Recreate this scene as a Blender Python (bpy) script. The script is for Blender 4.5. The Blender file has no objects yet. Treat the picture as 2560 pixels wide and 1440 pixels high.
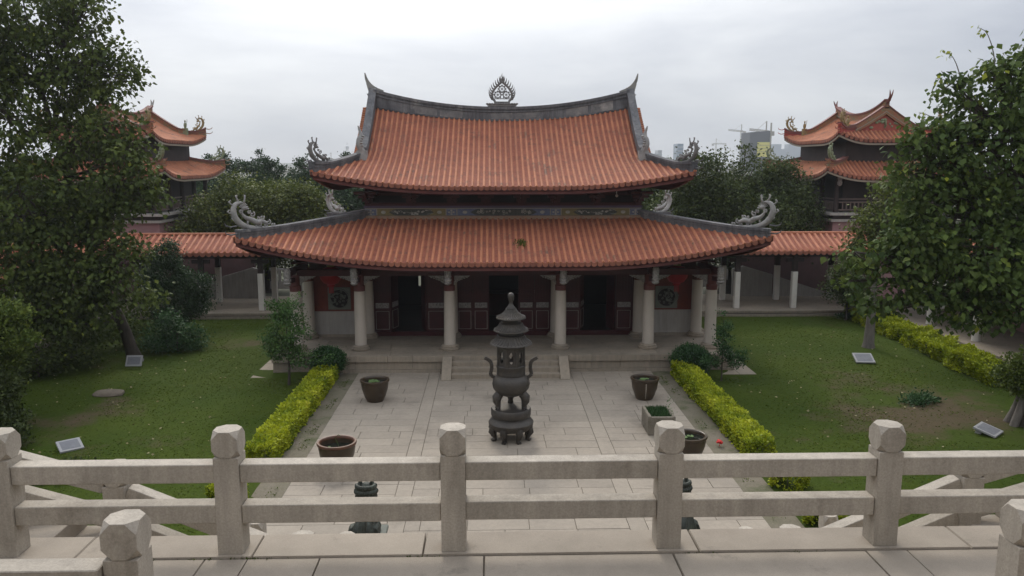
import bpy, bmesh, math, random
import numpy as np
from mathutils import Matrix, Vector, noise
R = math.radians
rng = np.random.default_rng(7)
random.seed(7)
scn = bpy.context.scene
col = scn.collection

# ---------------------------------------------------------------- camera, sky, sun, exposure
H_CAM = 7.9
CAM = Vector((-0.56, 0.0, H_CAM))
YAW = math.atan(55 / 2000)
cam = bpy.data.cameras.new('camera'); camo = bpy.data.objects.new('camera', cam)
col.objects.link(camo); scn.camera = camo
camo.location = CAM; camo.rotation_euler = (R(81.0), 0, -YAW)
cam.sensor_width = 36; cam.lens = 28.125; cam.clip_start = 0.1; cam.clip_end = 6000

SUN_AZ, SUN_EL = R(-9), R(40)
SUN_DIR = Vector((math.sin(SUN_AZ) * math.cos(SUN_EL), math.cos(SUN_AZ) * math.cos(SUN_EL), math.sin(SUN_EL)))
w = bpy.data.worlds.new('World'); scn.world = w; w.use_nodes = True
nt = w.node_tree; nt.nodes.clear()
def N(t, tree=None, **k):
    n = (tree or nt).nodes.new(t)
    for a, b in k.items(): setattr(n, a, b)
    return n
L = lambda a, b, tree=None: (tree or nt).links.new(a, b)
sky = N('ShaderNodeTexSky', sky_type='NISHITA', sun_disc=False, sun_elevation=SUN_EL, sun_rotation=SUN_AZ)
tc = N('ShaderNodeTexCoord')
mp = N('ShaderNodeMapping'); mp.inputs['Scale'].default_value = (1.0, 1.0, 4.2); L(tc.outputs['Generated'], mp.inputs['Vector'])
nz = N('ShaderNodeTexNoise'); nz.inputs['Scale'].default_value = 2.3; nz.inputs['Detail'].default_value = 7; nz.inputs['Roughness'].default_value = .52
nz.inputs['Distortion'].default_value = .25
L(mp.outputs[0], nz.inputs['Vector'])
rp = N('ShaderNodeValToRGB'); L(nz.outputs['Fac'], rp.inputs['Fac'])
rp.color_ramp.elements[0].position = .33; rp.color_ramp.elements[0].color = (.35, .375, .435, 1)
rp.color_ramp.elements[1].position = .69; rp.color_ramp.elements[1].color = (.63, .645, .67, 1)
dt = N('ShaderNodeVectorMath', operation='DOT_PRODUCT'); L(tc.outputs['Generated'], dt.inputs[0]); dt.inputs[1].default_value = SUN_DIR
mx = N('ShaderNodeMath', operation='MAXIMUM'); L(dt.outputs['Value'], mx.inputs[0]); mx.inputs[1].default_value = 0
def glow(p, k):
    a = N('ShaderNodeMath', operation='POWER'); L(mx.outputs[0], a.inputs[0]); a.inputs[1].default_value = p
    b = N('ShaderNodeMath', operation='MULTIPLY'); L(a.outputs[0], b.inputs[0]); b.inputs[1].default_value = k
    return b
g1, g2 = glow(12, 1.7), glow(4, .12)
ga = N('ShaderNodeMath', operation='ADD'); L(g1.outputs[0], ga.inputs[0]); L(g2.outputs[0], ga.inputs[1])
gc = N('ShaderNodeVectorMath', operation='SCALE'); gc.inputs[0].default_value = (1.0, .985, .95); L(ga.outputs[0], gc.inputs['Scale'])
# an overcast sky is brighter overhead than at the horizon
sx_ = N('ShaderNodeSeparateXYZ'); L(tc.outputs['Generated'], sx_.inputs[0])
zc = N('ShaderNodeMapRange'); L(sx_.outputs['Z'], zc.inputs['Value']); zc.inputs['To Min'].default_value = 1.0; zc.inputs['To Max'].default_value = 2.9
zs = N('ShaderNodeVectorMath', operation='SCALE'); L(rp.outputs['Color'], zs.inputs[0]); L(zc.outputs['Result'], zs.inputs['Scale'])
sm = N('ShaderNodeVectorMath', operation='ADD'); L(zs.outputs[0], sm.inputs[0]); L(gc.outputs[0], sm.inputs[1])
up10 = N('ShaderNodeVectorMath', operation='SCALE'); L(sm.outputs[0], up10.inputs[0]); up10.inputs['Scale'].default_value = 10.0
mixs = N('ShaderNodeMix', data_type='RGBA'); mixs.inputs['Factor'].default_value = .94
L(sky.outputs[0], mixs.inputs[6]); L(up10.outputs[0], mixs.inputs[7])
bg = N('ShaderNodeBackground'); bg.inputs['Strength'].default_value = 0.1
L(mixs.outputs[2], bg.inputs['Color'])
wo = N('ShaderNodeOutputWorld'); L(bg.outputs[0], wo.inputs['Surface'])

sl = bpy.data.lights.new('sun', 'SUN'); slo = bpy.data.objects.new('sun', sl); col.objects.link(slo)
sl.energy = 1.5; sl.angle = R(14); sl.color = (1, .92, .80)
slo.rotation_euler = (-SUN_DIR).to_track_quat('-Z', 'Y').to_euler()
scn.view_settings.view_transform = 'Standard'; scn.view_settings.look = 'None'
scn.view_settings.exposure = 0.05; scn.view_settings.gamma = 1; scn.view_settings.use_curve_mapping = False
scn.render.engine = 'CYCLES'
scn.cycles.volume_bounces = 0; scn.cycles.max_bounces = 6; scn.cycles.transparent_max_bounces = 6

# ---------------------------------------------------------------- materials
def mat(name, c, c2=None, scale=2.0, rough=.8, bump=.0, bscale=30, rand=0., metal=0., fine=.12, fscale=40, spec=.4, stain=None, stscale=.7, stth=.55, aniso=None, objc=False, streak=0):
    m = bpy.data.materials.new(name); m.use_nodes = True
    t = m.node_tree; b = t.nodes['Principled BSDF']
    b.inputs['Roughness'].default_value = rough; b.inputs['Metallic'].default_value = metal
    b.inputs['Specular IOR Level'].default_value = spec
    if objc:
        g = N('ShaderNodeTexCoord', t); pos = g.outputs['Object']
    else:
        g = N('ShaderNodeNewGeometry', t); pos = g.outputs['Position']
    if aniso:
        mp_ = N('ShaderNodeMapping', t); mp_.inputs['Scale'].default_value = aniso; L(pos, mp_.inputs['Vector'], t); pos = mp_.outputs[0]
    def noise_(s, d=5, r=.6):
        n = N('ShaderNodeTexNoise', t); n.inputs['Scale'].default_value = s; n.inputs['Detail'].default_value = d; n.inputs['Roughness'].default_value = r
        L(pos, n.inputs['Vector'], t); return n.outputs['Fac']
    def mix_(f, a, c_, bl='MIX'):
        x = N('ShaderNodeMix', t, data_type='RGBA', blend_type=bl)
        if isinstance(f, (int, float)): x.inputs['Factor'].default_value = f
        else: L(f, x.inputs['Factor'], t)
        for i, s in ((6, a), (7, c_)):
            if isinstance(s, tuple): x.inputs[i].default_value = (*s, 1)
            else: L(s, x.inputs[i], t)
        return x.outputs[2]
    def rng_(f, a, b_, lo, hi):
        r = N('ShaderNodeMapRange', t); L(f, r.inputs['Value'], t)
        for k_, v_ in (('From Min', a), ('From Max', b_), ('To Min', lo), ('To Max', hi)): r.inputs[k_].default_value = v_
        return r.outputs['Result']
    colr = mix_(rng_(noise_(scale), .33, .67, 0, 1), tuple(c), tuple(c2 or c)) if c2 else tuple(c)
    if stain:
        colr = mix_(rng_(noise_(stscale, 8, .68), stth, stth + .16, 0, 1), colr, tuple(stain))
    if fine or rand:
        v = None
        if fine: v = rng_(noise_(fscale, 3, .7), .25, .75, 1 - fine, 1 + fine)
        if rand:
            oi = N('ShaderNodeObjectInfo', t); rv = rng_(oi.outputs['Random'], 0, 1, 1 - rand, 1 + rand)
            if v is not None:
                q = N('ShaderNodeMath', t, operation='MULTIPLY'); L(v, q.inputs[0], t); L(rv, q.inputs[1], t); v = q.outputs[0]
            else: v = rv
        sc = N('ShaderNodeVectorMath', t, operation='SCALE'); L(v, sc.inputs['Scale'], t)
        if isinstance(colr, tuple): sc.inputs[0].default_value = colr
        else: L(colr, sc.inputs[0], t)
        colr = sc.outputs[0]
    if streak:   # rain streaks and grime running down
        mq = N('ShaderNodeMapping', t); mq.inputs['Scale'].default_value = (5, 5, .55); L(pos, mq.inputs['Vector'], t)
        nq = N('ShaderNodeTexNoise', t); nq.inputs['Scale'].default_value = 1.6; nq.inputs['Detail'].default_value = 7; nq.inputs['Roughness'].default_value = .7; L(mq.outputs[0], nq.inputs['Vector'], t)
        sq = N('ShaderNodeVectorMath', t, operation='SCALE'); L(rng_(nq.outputs['Fac'], .38, .64, 1 + streak * .5, 1 - streak), sq.inputs['Scale'], t)
        if isinstance(colr, tuple): sq.inputs[0].default_value = colr
        else: L(colr, sq.inputs[0], t)
        colr = sq.outputs[0]
    if isinstance(colr, tuple): b.inputs['Base Color'].default_value = (*colr, 1)
    else: L(colr, b.inputs['Base Color'], t)
    if bump:
        bp = N('ShaderNodeBump', t); bp.inputs['Strength'].default_value = bump; bp.inputs['Distance'].default_value = .02
        L(noise_(bscale, 4, .65), bp.inputs['Height'], t); L(bp.outputs[0], b.inputs['Normal'], t)
    return m

def leafmat(name, c1, c2, c3=None, trans=.28, rough=.5):
    m = bpy.data.materials.new(name); m.use_nodes = True
    t = m.node_tree; b = t.nodes['Principled BSDF']; out = t.nodes['Material Output']
    b.inputs['Roughness'].default_value = rough; b.inputs['Specular IOR Level'].default_value = .13
    at = N('ShaderNodeAttribute', t, attribute_name='tint'); oi = N('ShaderNodeObjectInfo', t)
    r = N('ShaderNodeValToRGB', t)
    e = r.color_ramp.elements; e[0].position = 0; e[0].color = (*c1, 1); e[1].position = .75; e[1].color = (*c2, 1)
    if c3: x = e.new(1.0); x.color = (*c3, 1)
    ad = N('ShaderNodeMath', t, operation='MAXIMUM'); ml = N('ShaderNodeMath', t, operation='MULTIPLY'); ml.inputs[1].default_value = .55
    L(oi.outputs['Random'], ml.inputs[0], t)
    gt = N('ShaderNodeMath', t, operation='LESS_THAN'); gt.inputs[1].default_value = 1e-6; L(at.outputs['Fac'], gt.inputs[0], t)
    m2 = N('ShaderNodeMath', t, operation='MULTIPLY'); L(gt.outputs[0], m2.inputs[0], t); L(ml.outputs[0], m2.inputs[1], t)
    L(at.outputs['Fac'], ad.inputs[0], t); L(m2.outputs[0], ad.inputs[1], t)
    L(ad.outputs[0], r.inputs['Fac'], t)
    L(r.outputs[0], b.inputs['Base Color'], t)
    tr = N('ShaderNodeBsdfTranslucent', t); L(r.outputs[0], tr.inputs['Color'], t)
    ms = N('ShaderNodeMixShader', t); ms.inputs[0].default_value = trans
    L(b.outputs[0], ms.inputs[1], t); L(tr.outputs[0], ms.inputs[2], t); L(ms.outputs[0], out.inputs['Surface'], t)
    return m

granite = mat('granite', (.40, .355, .295), (.33, .292, .24), 1.6, .75, .15, 90, rand=.05, fine=.20, fscale=60, streak=.16, stain=(.255, .222, .178), stscale=1.9, stth=.57)
kerbst = mat('kerb_granite', (.34, .292, .235), (.27, .232, .186), 1.8, .8, .2, 80, rand=.06, fine=.13, fscale=110, stain=(.16, .14, .115), stscale=2.2, stth=.60)
paving = mat('paving_stone', (.30, .258, .205), (.24, .206, .165), .6, .75, .15, 40, rand=.07, fine=.08, fscale=30, stain=(.165, .14, .108), stscale=.6, stth=.57, streak=.10)
joint = mat('joint_dirt', (.17, .145, .11), (.12, .106, .08), 3, .95)
mossy = mat('mossy_soil', (.17, .145, .11), (.12, .11, .07), 1.1, .95, .4, 20, fine=.25, fscale=25, stain=(.055, .068, .02), stscale=.8, stth=.52)
podst = mat('podium_stone', (.27, .225, .17), (.21, .18, .14), .9, .8, .15, 40, rand=.09, streak=.15, fine=.08, stain=(.13, .11, .08), stscale=1.0, stth=.62)
colst = mat('column_stone', (.45, .40, .34), (.38, .34, .285), 1.2, .7, .1, 60, fine=.06)
tile = mat('terracotta_cover_tile', (.43, .168, .083), (.33, .120, .061), 1.1, .75, .3, 22, rand=.08, fine=.16, fscale=14, stain=(.145, .082, .055), stscale=1.5, stth=.53)
pan = mat('terracotta_pan_tile', (.26, .082, .046), (.18, .054, .032), 1.4, .85, .6, 20, fine=.3, fscale=16, stain=(.11, .052, .036), stscale=1.2, stth=.55, aniso=(1, 2.2, 2.2))
dtile = mat('eave_drip_tile', (.30, .115, .07), (.20, .075, .05), 3, .8, .4, 25, rand=.14, fine=.15)
ctile = mat('corridor_tile', (.45, .182, .098), (.34, .128, .072), 1.2, .75, .3, 22, rand=.1, fine=.15, fscale=14)
cpan = mat('corridor_pan_tile', (.27, .085, .048), (.17, .05, .03), 1.4, .85, .5, 20, fine=.3)
ridgem = mat('weathered_ridge_plaster', (.085, .085, .092), (.15, .148, .15), 1.7, .9, .4, 25, fine=.2, fscale=22, streak=.3, stain=(.33, .315, .29), stscale=1.0, stth=.60)
ridgep = mat('worn_ridge_panel', (.11, .108, .11), (.22, .21, .20), 2.2, .9, .4, 25, fine=.2, stain=(.33, .31, .28), stscale=1.6, stth=.55)
ridgel = mat('pale_ridge_mortar', (.30, .29, .265), (.20, .195, .18), 1.5, .9, .3, 25, fine=.15, stain=(.09, .088, .09), stscale=1.6, stth=.55)
orn = mat('carved_grey_cement', (.34, .33, .31), (.22, .215, .21), 4, .9, .4, 40, fine=.15)
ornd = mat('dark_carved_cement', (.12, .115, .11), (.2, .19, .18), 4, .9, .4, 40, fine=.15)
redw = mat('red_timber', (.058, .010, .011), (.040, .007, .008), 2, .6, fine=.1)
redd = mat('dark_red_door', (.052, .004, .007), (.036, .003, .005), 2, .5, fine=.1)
redt = mat('brown_red_board', (.13, .042, .036), (.09, .028, .026), 2, .75, fine=.1)
brick = mat('red_brick_wall', (.15, .032, .018), (.11, .024, .015), 5, .85, .3, 30, fine=.15)
pink = mat('faded_pink_wall', (.30, .17, .165), (.24, .135, .135), .8, .9, .1, fine=.06)
shadew = mat('shade_darkened_plaster', (.10, .052, .05), (.075, .04, .038), 1.2, .9, fine=.1)  # pink wall plaster darkened: the deep walkway's shade is put into the colour
whitew = mat('pale_stone_wall', (.34, .32, .29), (.28, .265, .24), 1, .85, .1, fine=.06, streak=.15)
whitep = mat('white_painted_post', (.62, .59, .53), (.54, .51, .46), 2, .6, fine=.05)
darkw = mat('dark_timber', (.034, .021, .018), (.02, .013, .012), 2, .7, fine=.1)
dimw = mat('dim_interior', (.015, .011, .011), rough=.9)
bronze = mat('dark_bronze', (.072, .063, .053), (.045, .041, .037), 2.5, .5, .3, 30, metal=.35, fine=.2, fscale=24, stain=(.085, .07, .05), stscale=1.5, stth=.55)
patina = mat('green_bronze', (.035, .042, .032), (.022, .024, .018), 5, .55, .5, 30, metal=.2, fine=.2, stain=(.07, .085, .065), stscale=4, stth=.55)
plinthm = mat('green_grey_plinth', (.15, .16, .135), (.11, .12, .10), 3, .7, .2, fine=.1)
glaze = mat('brown_glazed_ceramic', (.055, .036, .018), (.036, .024, .014), 3, .32, .15, 12, fine=.15, spec=.5, stain=(.10, .06, .035), stscale=2.5, stth=.6)
glazer = mat('reddish_glazed_rim', (.13, .058, .032), (.08, .038, .023), 4, .4, fine=.1)
water = mat('dark_pond_water', (.012, .014, .010), rough=.06, fine=0, spec=.5)
soil = mat('garden_soil', (.09, .058, .036), (.06, .04, .026), 2, .95, .5, 25, fine=.3)
bark = mat('rough_bark', (.075, .06, .048), (.045, .038, .03), 3, .9, .8, 18, fine=.25, aniso=(3, 3, .7))
barkg = mat('grey_bark', (.17, .15, .13), (.10, .09, .078), 3, .9, .6, 18, fine=.25, aniso=(3, 3, .7))
plaqm = mat('grey_plaque_stone', (.33, .33, .33), (.27, .27, .275), 2, .6, fine=.08)
plaqd = mat('engraved_plaque_face', (.17, .175, .19), (.13, .135, .15), 6, .5, fine=.15, fscale=60)
rockm = mat('field_rock', (.17, .14, .105), (.11, .09, .07), 4, .9, .6, fine=.2)
lanm = mat('red_lantern_silk', (.34, .012, .016), (.26, .01, .014), 3, .6, fine=.05)
gold = mat('old_gold_trim', (.30, .20, .05), rough=.5)
blueg = mat('blue_frieze_paint', (.10, .12, .20), (.16, .18, .24), 9, .7, fine=.2)
yelg = mat('ochre_frieze_paint', (.23, .18, .07), (.17, .15, .08), 6, .7, fine=.2)
creamg = mat('cream_frieze_band', (.36, .33, .25), (.28, .26, .20), 2, .8, fine=.1)
darkg = mat('dark_frieze_ground', (.05, .055, .05), (.09, .095, .08), 14, .8, fine=.2)
paleg = mat('pale_relief', (.42, .40, .35), (.32, .31, .27), 8, .8, fine=.1)
brackp = mat('painted_grey_carving', (.36, .34, .31), (.16, .15, .15), 18, .8, .5, 50, fine=.2)
purp = mat('dull_violet_beam', (.10, .075, .13), (.08, .06, .09), 3, .7, fine=.1)
tridge = mat('tower_ridge_mosaic', (.30, .10, .055), (.20, .15, .07), 5, .75, .3, 30, fine=.3, fscale=18, stain=(.12, .14, .09), stscale=5, stth=.55)
tcap = mat('tower_ridge_cap', (.19, .07, .055), (.13, .055, .05), 2, .7, fine=.15)
cream = mat('cream_mortar_line', (.24, .20, .15), rough=.8)
gablem = mat('red_gable_infill', (.36, .085, .06), (.28, .07, .05), 4, .8, .3, 20, fine=.15)
gilt = mat('yellow_ceramic', (.30, .20, .06), (.17, .13, .07), 8, .5, fine=.25)
green_c = mat('green_ceramic', (.14, .20, .11), (.24, .23, .13), 8, .5, fine=.25)
red_c = mat('red_ceramic', (.36, .05, .04), (.26, .06, .04), 8, .5, fine=.2)
cityd = mat('dark_curtain_wall', (.022, .026, .034), (.03, .034, .042), .02, .5, fine=.0)
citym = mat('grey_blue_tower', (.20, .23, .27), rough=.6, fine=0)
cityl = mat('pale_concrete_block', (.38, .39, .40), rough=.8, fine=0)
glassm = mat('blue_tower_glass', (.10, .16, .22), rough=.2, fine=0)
yelb = mat('yellow_banner', (.62, .56, .12), rough=.8, fine=0)
steel = mat('crane_steel', (.30, .27, .22), rough=.7, fine=0)
whitem = mat('white_painted_mast', (.65, .65, .66), rough=.6, fine=0)
redf = mat('red_flower', (.55, .02, .02), rough=.6)
lily = leafmat('lily_pad', (.10, .17, .06), (.16, .23, .09))
lf_big = leafmat('bodhi_leaf', (0.044, 0.066, 0.019), (0.115, 0.148, 0.034), (.24, .27, .035), .24, .62)
lf_bigR = leafmat('bodhi_leaf_pale', (0.044, 0.075, 0.023), (0.121, 0.172, 0.039), (.38, .42, .05), .26, .62)
lf_ban = leafmat('banyan_leaf', (0.032, 0.050, 0.017), (0.090, 0.116, 0.030), (.12, .16, .05), .25)
lf_ban2 = leafmat('olive_banyan_leaf', (0.052, 0.074, 0.019), (0.138, 0.162, 0.034), (.15, .18, .05), .25)
lf_con = leafmat('conifer_needle', (0.028, 0.057, 0.026), (0.060, 0.096, 0.040), None, .15)
lf_pine = leafmat('yellow_pine_needle', (0.064, 0.102, 0.023), (0.166, 0.205, 0.038), None, .2)
lf_dpine = leafmat('olive_pine_needle', (.030, .045, .014), (.068, .085, .024), None, .15)
lf_hed = leafmat('golden_hedge_leaf', (.15, .21, .012), (.44, .47, .028), (.62, .60, .08), .3)
lf_hed2 = leafmat('green_gold_hedge_leaf', (.16, .22, .012), (.36, .40, .02), (.48, .48, .03), .25)
lf_bush = leafmat('dark_bush_leaf', (0.028, 0.070, 0.026), (0.067, 0.134, 0.046), None, .2)
lf_sap = leafmat('sapling_leaf', (0.045, 0.096, 0.028), (0.102, 0.179, 0.051), None, .25)
lf_grass = leafmat('grass_blade', (.044, .070, .007), (.088, .112, .014), (.15, .13, .045), .12, .95)
lf_dry = leafmat('dry_leaf', (.22, .18, .09), (.34, .30, .18), None, .1, .7)

def lawn_material():
    m = mat('lawn_turf', (.032, .054, .006), (.046, .066, .008), .35, .95, .6, 14, fine=.22, fscale=9, spec=.08)
    t = m.node_tree; b = t.nodes['Principled BSDF']
    src = b.inputs['Base Color'].links[0].from_socket
    g = N('ShaderNodeNewGeometry', t)
    n = N('ShaderNodeTexNoise', t); n.inputs['Scale'].default_value = .33; n.inputs['Detail'].default_value = 8; n.inputs['Roughness'].default_value = .68
    L(g.outputs['Position'], n.inputs['Vector'], t)
    fac = n.outputs['Fac']
    for cx_, cy_, r_, k_ in ((13.2, 24.3, 5.0, .30), (-13.5, 22.5, 4.6, .17), (-11.6, 34.5, 2.6, .16), (12.5, 29.5, 3.5, .10)):   # bare worn patches of soil
        d = N('ShaderNodeVectorMath', t, operation='DISTANCE'); L(g.outputs['Position'], d.inputs[0], t); d.inputs[1].default_value = (cx_, cy_, 0)
        r = N('ShaderNodeMapRange', t); L(d.outputs['Value'], r.inputs['Value'], t)
        r.inputs['From Min'].default_value = 0; r.inputs['From Max'].default_value = r_; r.inputs['To Min'].default_value = k_; r.inputs['To Max'].default_value = 0
        a = N('ShaderNodeMath', t, operation='ADD'); L(fac, a.inputs[0], t); L(r.outputs[0], a.inputs[1], t); fac = a.outputs[0]
    rr = N('ShaderNodeMapRange', t); L(fac, rr.inputs['Value'], t); rr.inputs['From Min'].default_value = .60; rr.inputs['From Max'].default_value = .74
    x = N('ShaderNodeMix', t, data_type='RGBA'); L(rr.outputs[0], x.inputs['Factor'], t); L(src, x.inputs[6], t)
    n2 = N('ShaderNodeTexNoise', t); n2.inputs['Scale'].default_value = 5; n2.inputs['Detail'].default_value = 6; L(g.outputs['Position'], n2.inputs['Vector'], t)
    x2 = N('ShaderNodeMix', t, data_type='RGBA'); L(n2.outputs['Fac'], x2.inputs['Factor'], t); x2.inputs[6].default_value = (.10, .070, .045, 1); x2.inputs[7].default_value = (.055, .052, .026, 1)
    L(x2.outputs[2], x.inputs[7], t); L(x.outputs[2], b.inputs['Base Color'], t)
    return m
lawnm = lawn_material()

# ---------------------------------------------------------------- mesh helpers (all in world coordinates)
def link(name, me, parent=None, m=None):
    o = bpy.data.objects.new(name, me); col.objects.link(o)
    if parent is not None:
        o.parent = parent
        if parent.get('_w') is not None: o.matrix_parent_inverse = Matrix(WORLD[parent.name]).inverted()
    if m is not None: me.materials.clear(); me.materials.append(m)
    return o
WORLD = {}
def tag(o, label=None, cat=None, group=None, kind=None):
    if label: o['label'] = label
    if cat: o['category'] = cat
    if group: o['group'] = group
    if kind: o['kind'] = kind
    return o
def thing(name, label, cat, loc=(0, 0, 0), group=None, kind=None):
    o = bpy.data.objects.new(name, None); col.objects.link(o); o.location = loc; o.empty_display_size = .2
    tag(o, label, cat, group, kind); WORLD[o.name] = Matrix.Translation(loc); o['_w'] = 1
    return o

class MB:
    def __init__(s, T=None): s.v = []; s.f = []; s.T = T
    def add(s, vs, fs):
        n = len(s.v)
        if s.T is not None: vs = [tuple(s.T @ Vector(p)) for p in vs]
        s.v += [tuple(p) for p in vs]; s.f += [tuple(i + n for i in f) for f in fs]; return s
    def box(s, x0, x1, y0, y1, z0, z1):
        return s.add([(x0, y0, z0), (x1, y0, z0), (x1, y1, z0), (x0, y1, z0), (x0, y0, z1), (x1, y0, z1), (x1, y1, z1), (x0, y1, z1)],
                     [(0, 3, 2, 1), (4, 5, 6, 7), (0, 1, 5, 4), (1, 2, 6, 5), (2, 3, 7, 6), (3, 0, 4, 7)])
    def bar(s, a, b, wx, wz, up=(0, 0, 1)):
        a = Vector(a); b = Vector(b); d = (b - a).normalized(); u = Vector(up)
        sd = d.cross(u).normalized() * wx / 2; uu = sd.cross(d).normalized() * wz / 2
        vs = [p + i * sd + j * uu for p in (a, b) for i, j in ((-1, -1), (1, -1), (1, 1), (-1, 1))]
        return s.add(vs, [(0, 1, 2, 3), (7, 6, 5, 4), (0, 4, 5, 1), (1, 5, 6, 2), (2, 6, 7, 3), (3, 7, 4, 0)])
    def lathe(s, prof, c=(0, 0), n=24, caps=True, wob=None):
        vs, fs = [], []
        for i, (r, z) in enumerate(prof):
            for k in range(n):
                a = 2 * math.pi * k / n; rr = r * (1 + (wob(i, a) if wob else 0))
                vs.append((c[0] + rr * math.cos(a), c[1] + rr * math.sin(a), z))
        for i in range(len(prof) - 1):
            for k in range(n):
                k2 = (k + 1) % n; fs.append((i * n + k, i * n + k2, (i + 1) * n + k2, (i + 1) * n + k))
        if caps:
            fs.append(tuple(range(n))[::-1]); b = (len(prof) - 1) * n; fs.append(tuple(range(b, b + n)))
        return s.add(vs, fs)
    def tube(s, path, rad, n=6, cap=True):
        P = [Vector(p) for p in path]
        if not hasattr(rad, '__len__'): rad = [rad] * len(P)
        vs, fs = [], []
        t0 = (P[1] - P[0]).normalized(); u = t0.orthogonal().normalized()
        for i, p in enumerate(P):
            t = (P[min(i + 1, len(P) - 1)] - P[max(i - 1, 0)])
            t = t.normalized() if t.length > 1e-9 else t0
            u = (u - t * u.dot(t)); u = u.normalized() if u.length > 1e-6 else t.orthogonal().normalized()
            v = t.cross(u)
            for k in range(n):
                a = 2 * math.pi * k / n; vs.append(p + (u * math.cos(a) + v * math.sin(a)) * rad[i])
        for i in range(len(P) - 1):
            for k in range(n):
                k2 = (k + 1) % n; fs.append((i * n + k, i * n + k2, (i + 1) * n + k2, (i + 1) * n + k))
        if cap: fs.append(tuple(range(n))[::-1]); b = (len(P) - 1) * n; fs.append(tuple(range(b, b + n)))
        return s.add(vs, fs)
    def ell(s, c, r, nu=10, nv=6):
        if not hasattr(r, '__len__'): r = (r, r, r)
        vs = [(c[0], c[1], c[2] - r[2])]; fs = []
        for j in range(1, nv):
            ph = -math.pi / 2 + math.pi * j / nv
            for k in range(nu):
                a = 2 * math.pi * k / nu; vs.append((c[0] + r[0] * math.cos(ph) * math.cos(a), c[1] + r[1] * math.cos(ph) * math.sin(a), c[2] + r[2] * math.sin(ph)))
        vs.append((c[0], c[1], c[2] + r[2])); e = len(vs) - 1
        for k in range(nu): fs.append((0, 1 + (k + 1) % nu, 1 + k)); fs.append((e, e - nu + k, e - nu + (k + 1) % nu))
        for j in range(nv - 2):
            for k in range(nu):
                a = 1 + j * nu; fs.append((a + k, a + (k + 1) % nu, a + nu + (k + 1) % nu, a + nu + k))
        return s.add(vs, fs)
    def prism(s, poly, y0, y1, ax='y'):
        """poly of (a, z): extruded along y (a = x) or along x (a = y)"""
        n = len(poly)
        if ax == 'y': vs = [(a, y0, z) for a, z in poly] + [(a, y1, z) for a, z in poly]
        elif ax == 'x': vs = [(y0, a, z) for a, z in poly] + [(y1, a, z) for a, z in poly]
        else: vs = [(a, z, y0) for a, z in poly] + [(a, z, y1) for a, z in poly]
        return s.add(vs, [tuple(range(n)), tuple(range(n, 2 * n))[::-1]] + [(i, i + n, (i + 1) % n + n, (i + 1) % n) for i in range(n)])
    def grid(s, fn, us, vs_):
        nu, nv = len(us), len(vs_); vs = [fn(u, v) for v in vs_ for u in us]
        return s.add(vs, [(j * nu + i, j * nu + i + 1, (j + 1) * nu + i + 1, (j + 1) * nu + i) for j in range(nv - 1) for i in range(nu - 1)])
    def sweep(s, path, hw, zb, zt, close=True):
        """a wall standing along a path: half width hw, bottom and top offsets (numbers or lists)"""
        P = [Vector(p) for p in path]; n = len(P)
        f = lambda q, i: q[i] if hasattr(q, '__len__') else q
        vs, fs = [], []
        for i, p in enumerate(P):
            t = P[min(i + 1, n - 1)] - P[max(i - 1, 0)]; t.z = 0; t.normalize(); sd = Vector((t.y, -t.x, 0)) * f(hw, i)
            zb_, zt_ = f(zb, i), f(zt, i)
            vs += [p - sd + Vector((0, 0, zb_)), p + sd + Vector((0, 0, zb_)), p + sd + Vector((0, 0, zt_)), p - sd + Vector((0, 0, zt_))]
        for i in range(n - 1):
            for k in range(4):
                k2 = (k + 1) % 4; fs.append((i * 4 + k, i * 4 + k2, (i + 1) * 4 + k2, (i + 1) * 4 + k))
        fs.append((3, 2, 1, 0)); b = (n - 1) * 4; fs.append((b, b + 1, b + 2, b + 3))
        return s.add(vs, fs)
    def build(s, name, m, parent=None, smooth=None, bevel=0, kind=None, label=None):
        me = bpy.data.meshes.new(name); me.from_pydata(s.v, [], s.f); me.update()
        bm = bmesh.new(); bm.from_mesh(me); bmesh.ops.recalc_face_normals(bm, faces=bm.faces)
        if bevel: bmesh.ops.bevel(bm, geom=[e for e in bm.edges if len(e.link_faces) == 2 and e.calc_face_angle(0) > .6], offset=bevel, segments=1, affect='EDGES', profile=.5)
        bm.to_mesh(me); bm.free()
        if smooth:
            me.shade_smooth(); me.set_sharp_from_angle(angle=R(smooth))
        o = link(name, me, parent, m)
        if kind: o['kind'] = kind
        if label: o['label'] = label
        return o

def bezier(pts, n=16):
    """smooth Catmull-Rom through points"""
    P = [Vector(p) for p in pts]; P = [2 * P[0] - P[1]] + P + [2 * P[-1] - P[-2]]
    out = []
    m = len(P) - 3
    for q in range(n + 1):
        t = q / n * m; i = min(int(t), m - 1); t -= i
        a, b, c, d = P[i:i + 4]
        out.append(.5 * (2 * b + (c - a) * t + (2 * a - 5 * b + 4 * c - d) * t * t + (3 * b - a - 3 * c + d) * t ** 3))
    return out
def spiral(c, r0, turns, a0, n=14, flip=1):
    return [(c[0] + flip * r0 * (1 - .8 * k / n) * math.cos(a0 + turns * 2 * math.pi * k / n), c[1], c[2] + r0 * (1 - .8 * k / n) * math.sin(a0 + turns * 2 * math.pi * k / n)) for k in range(n + 1)]
def piece(name, me, parent, loc, scale=(1, 1, 1), rz=0, mtx=None):
    """one of many alike pieces sharing mesh data"""
    o = link(name, me, parent)
    o.matrix_basis = mtx if mtx is not None else Matrix.Translation(loc) @ Matrix.Rotation(rz, 4, 'Z') @ Matrix.Diagonal((*scale, 1))
    return o
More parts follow.
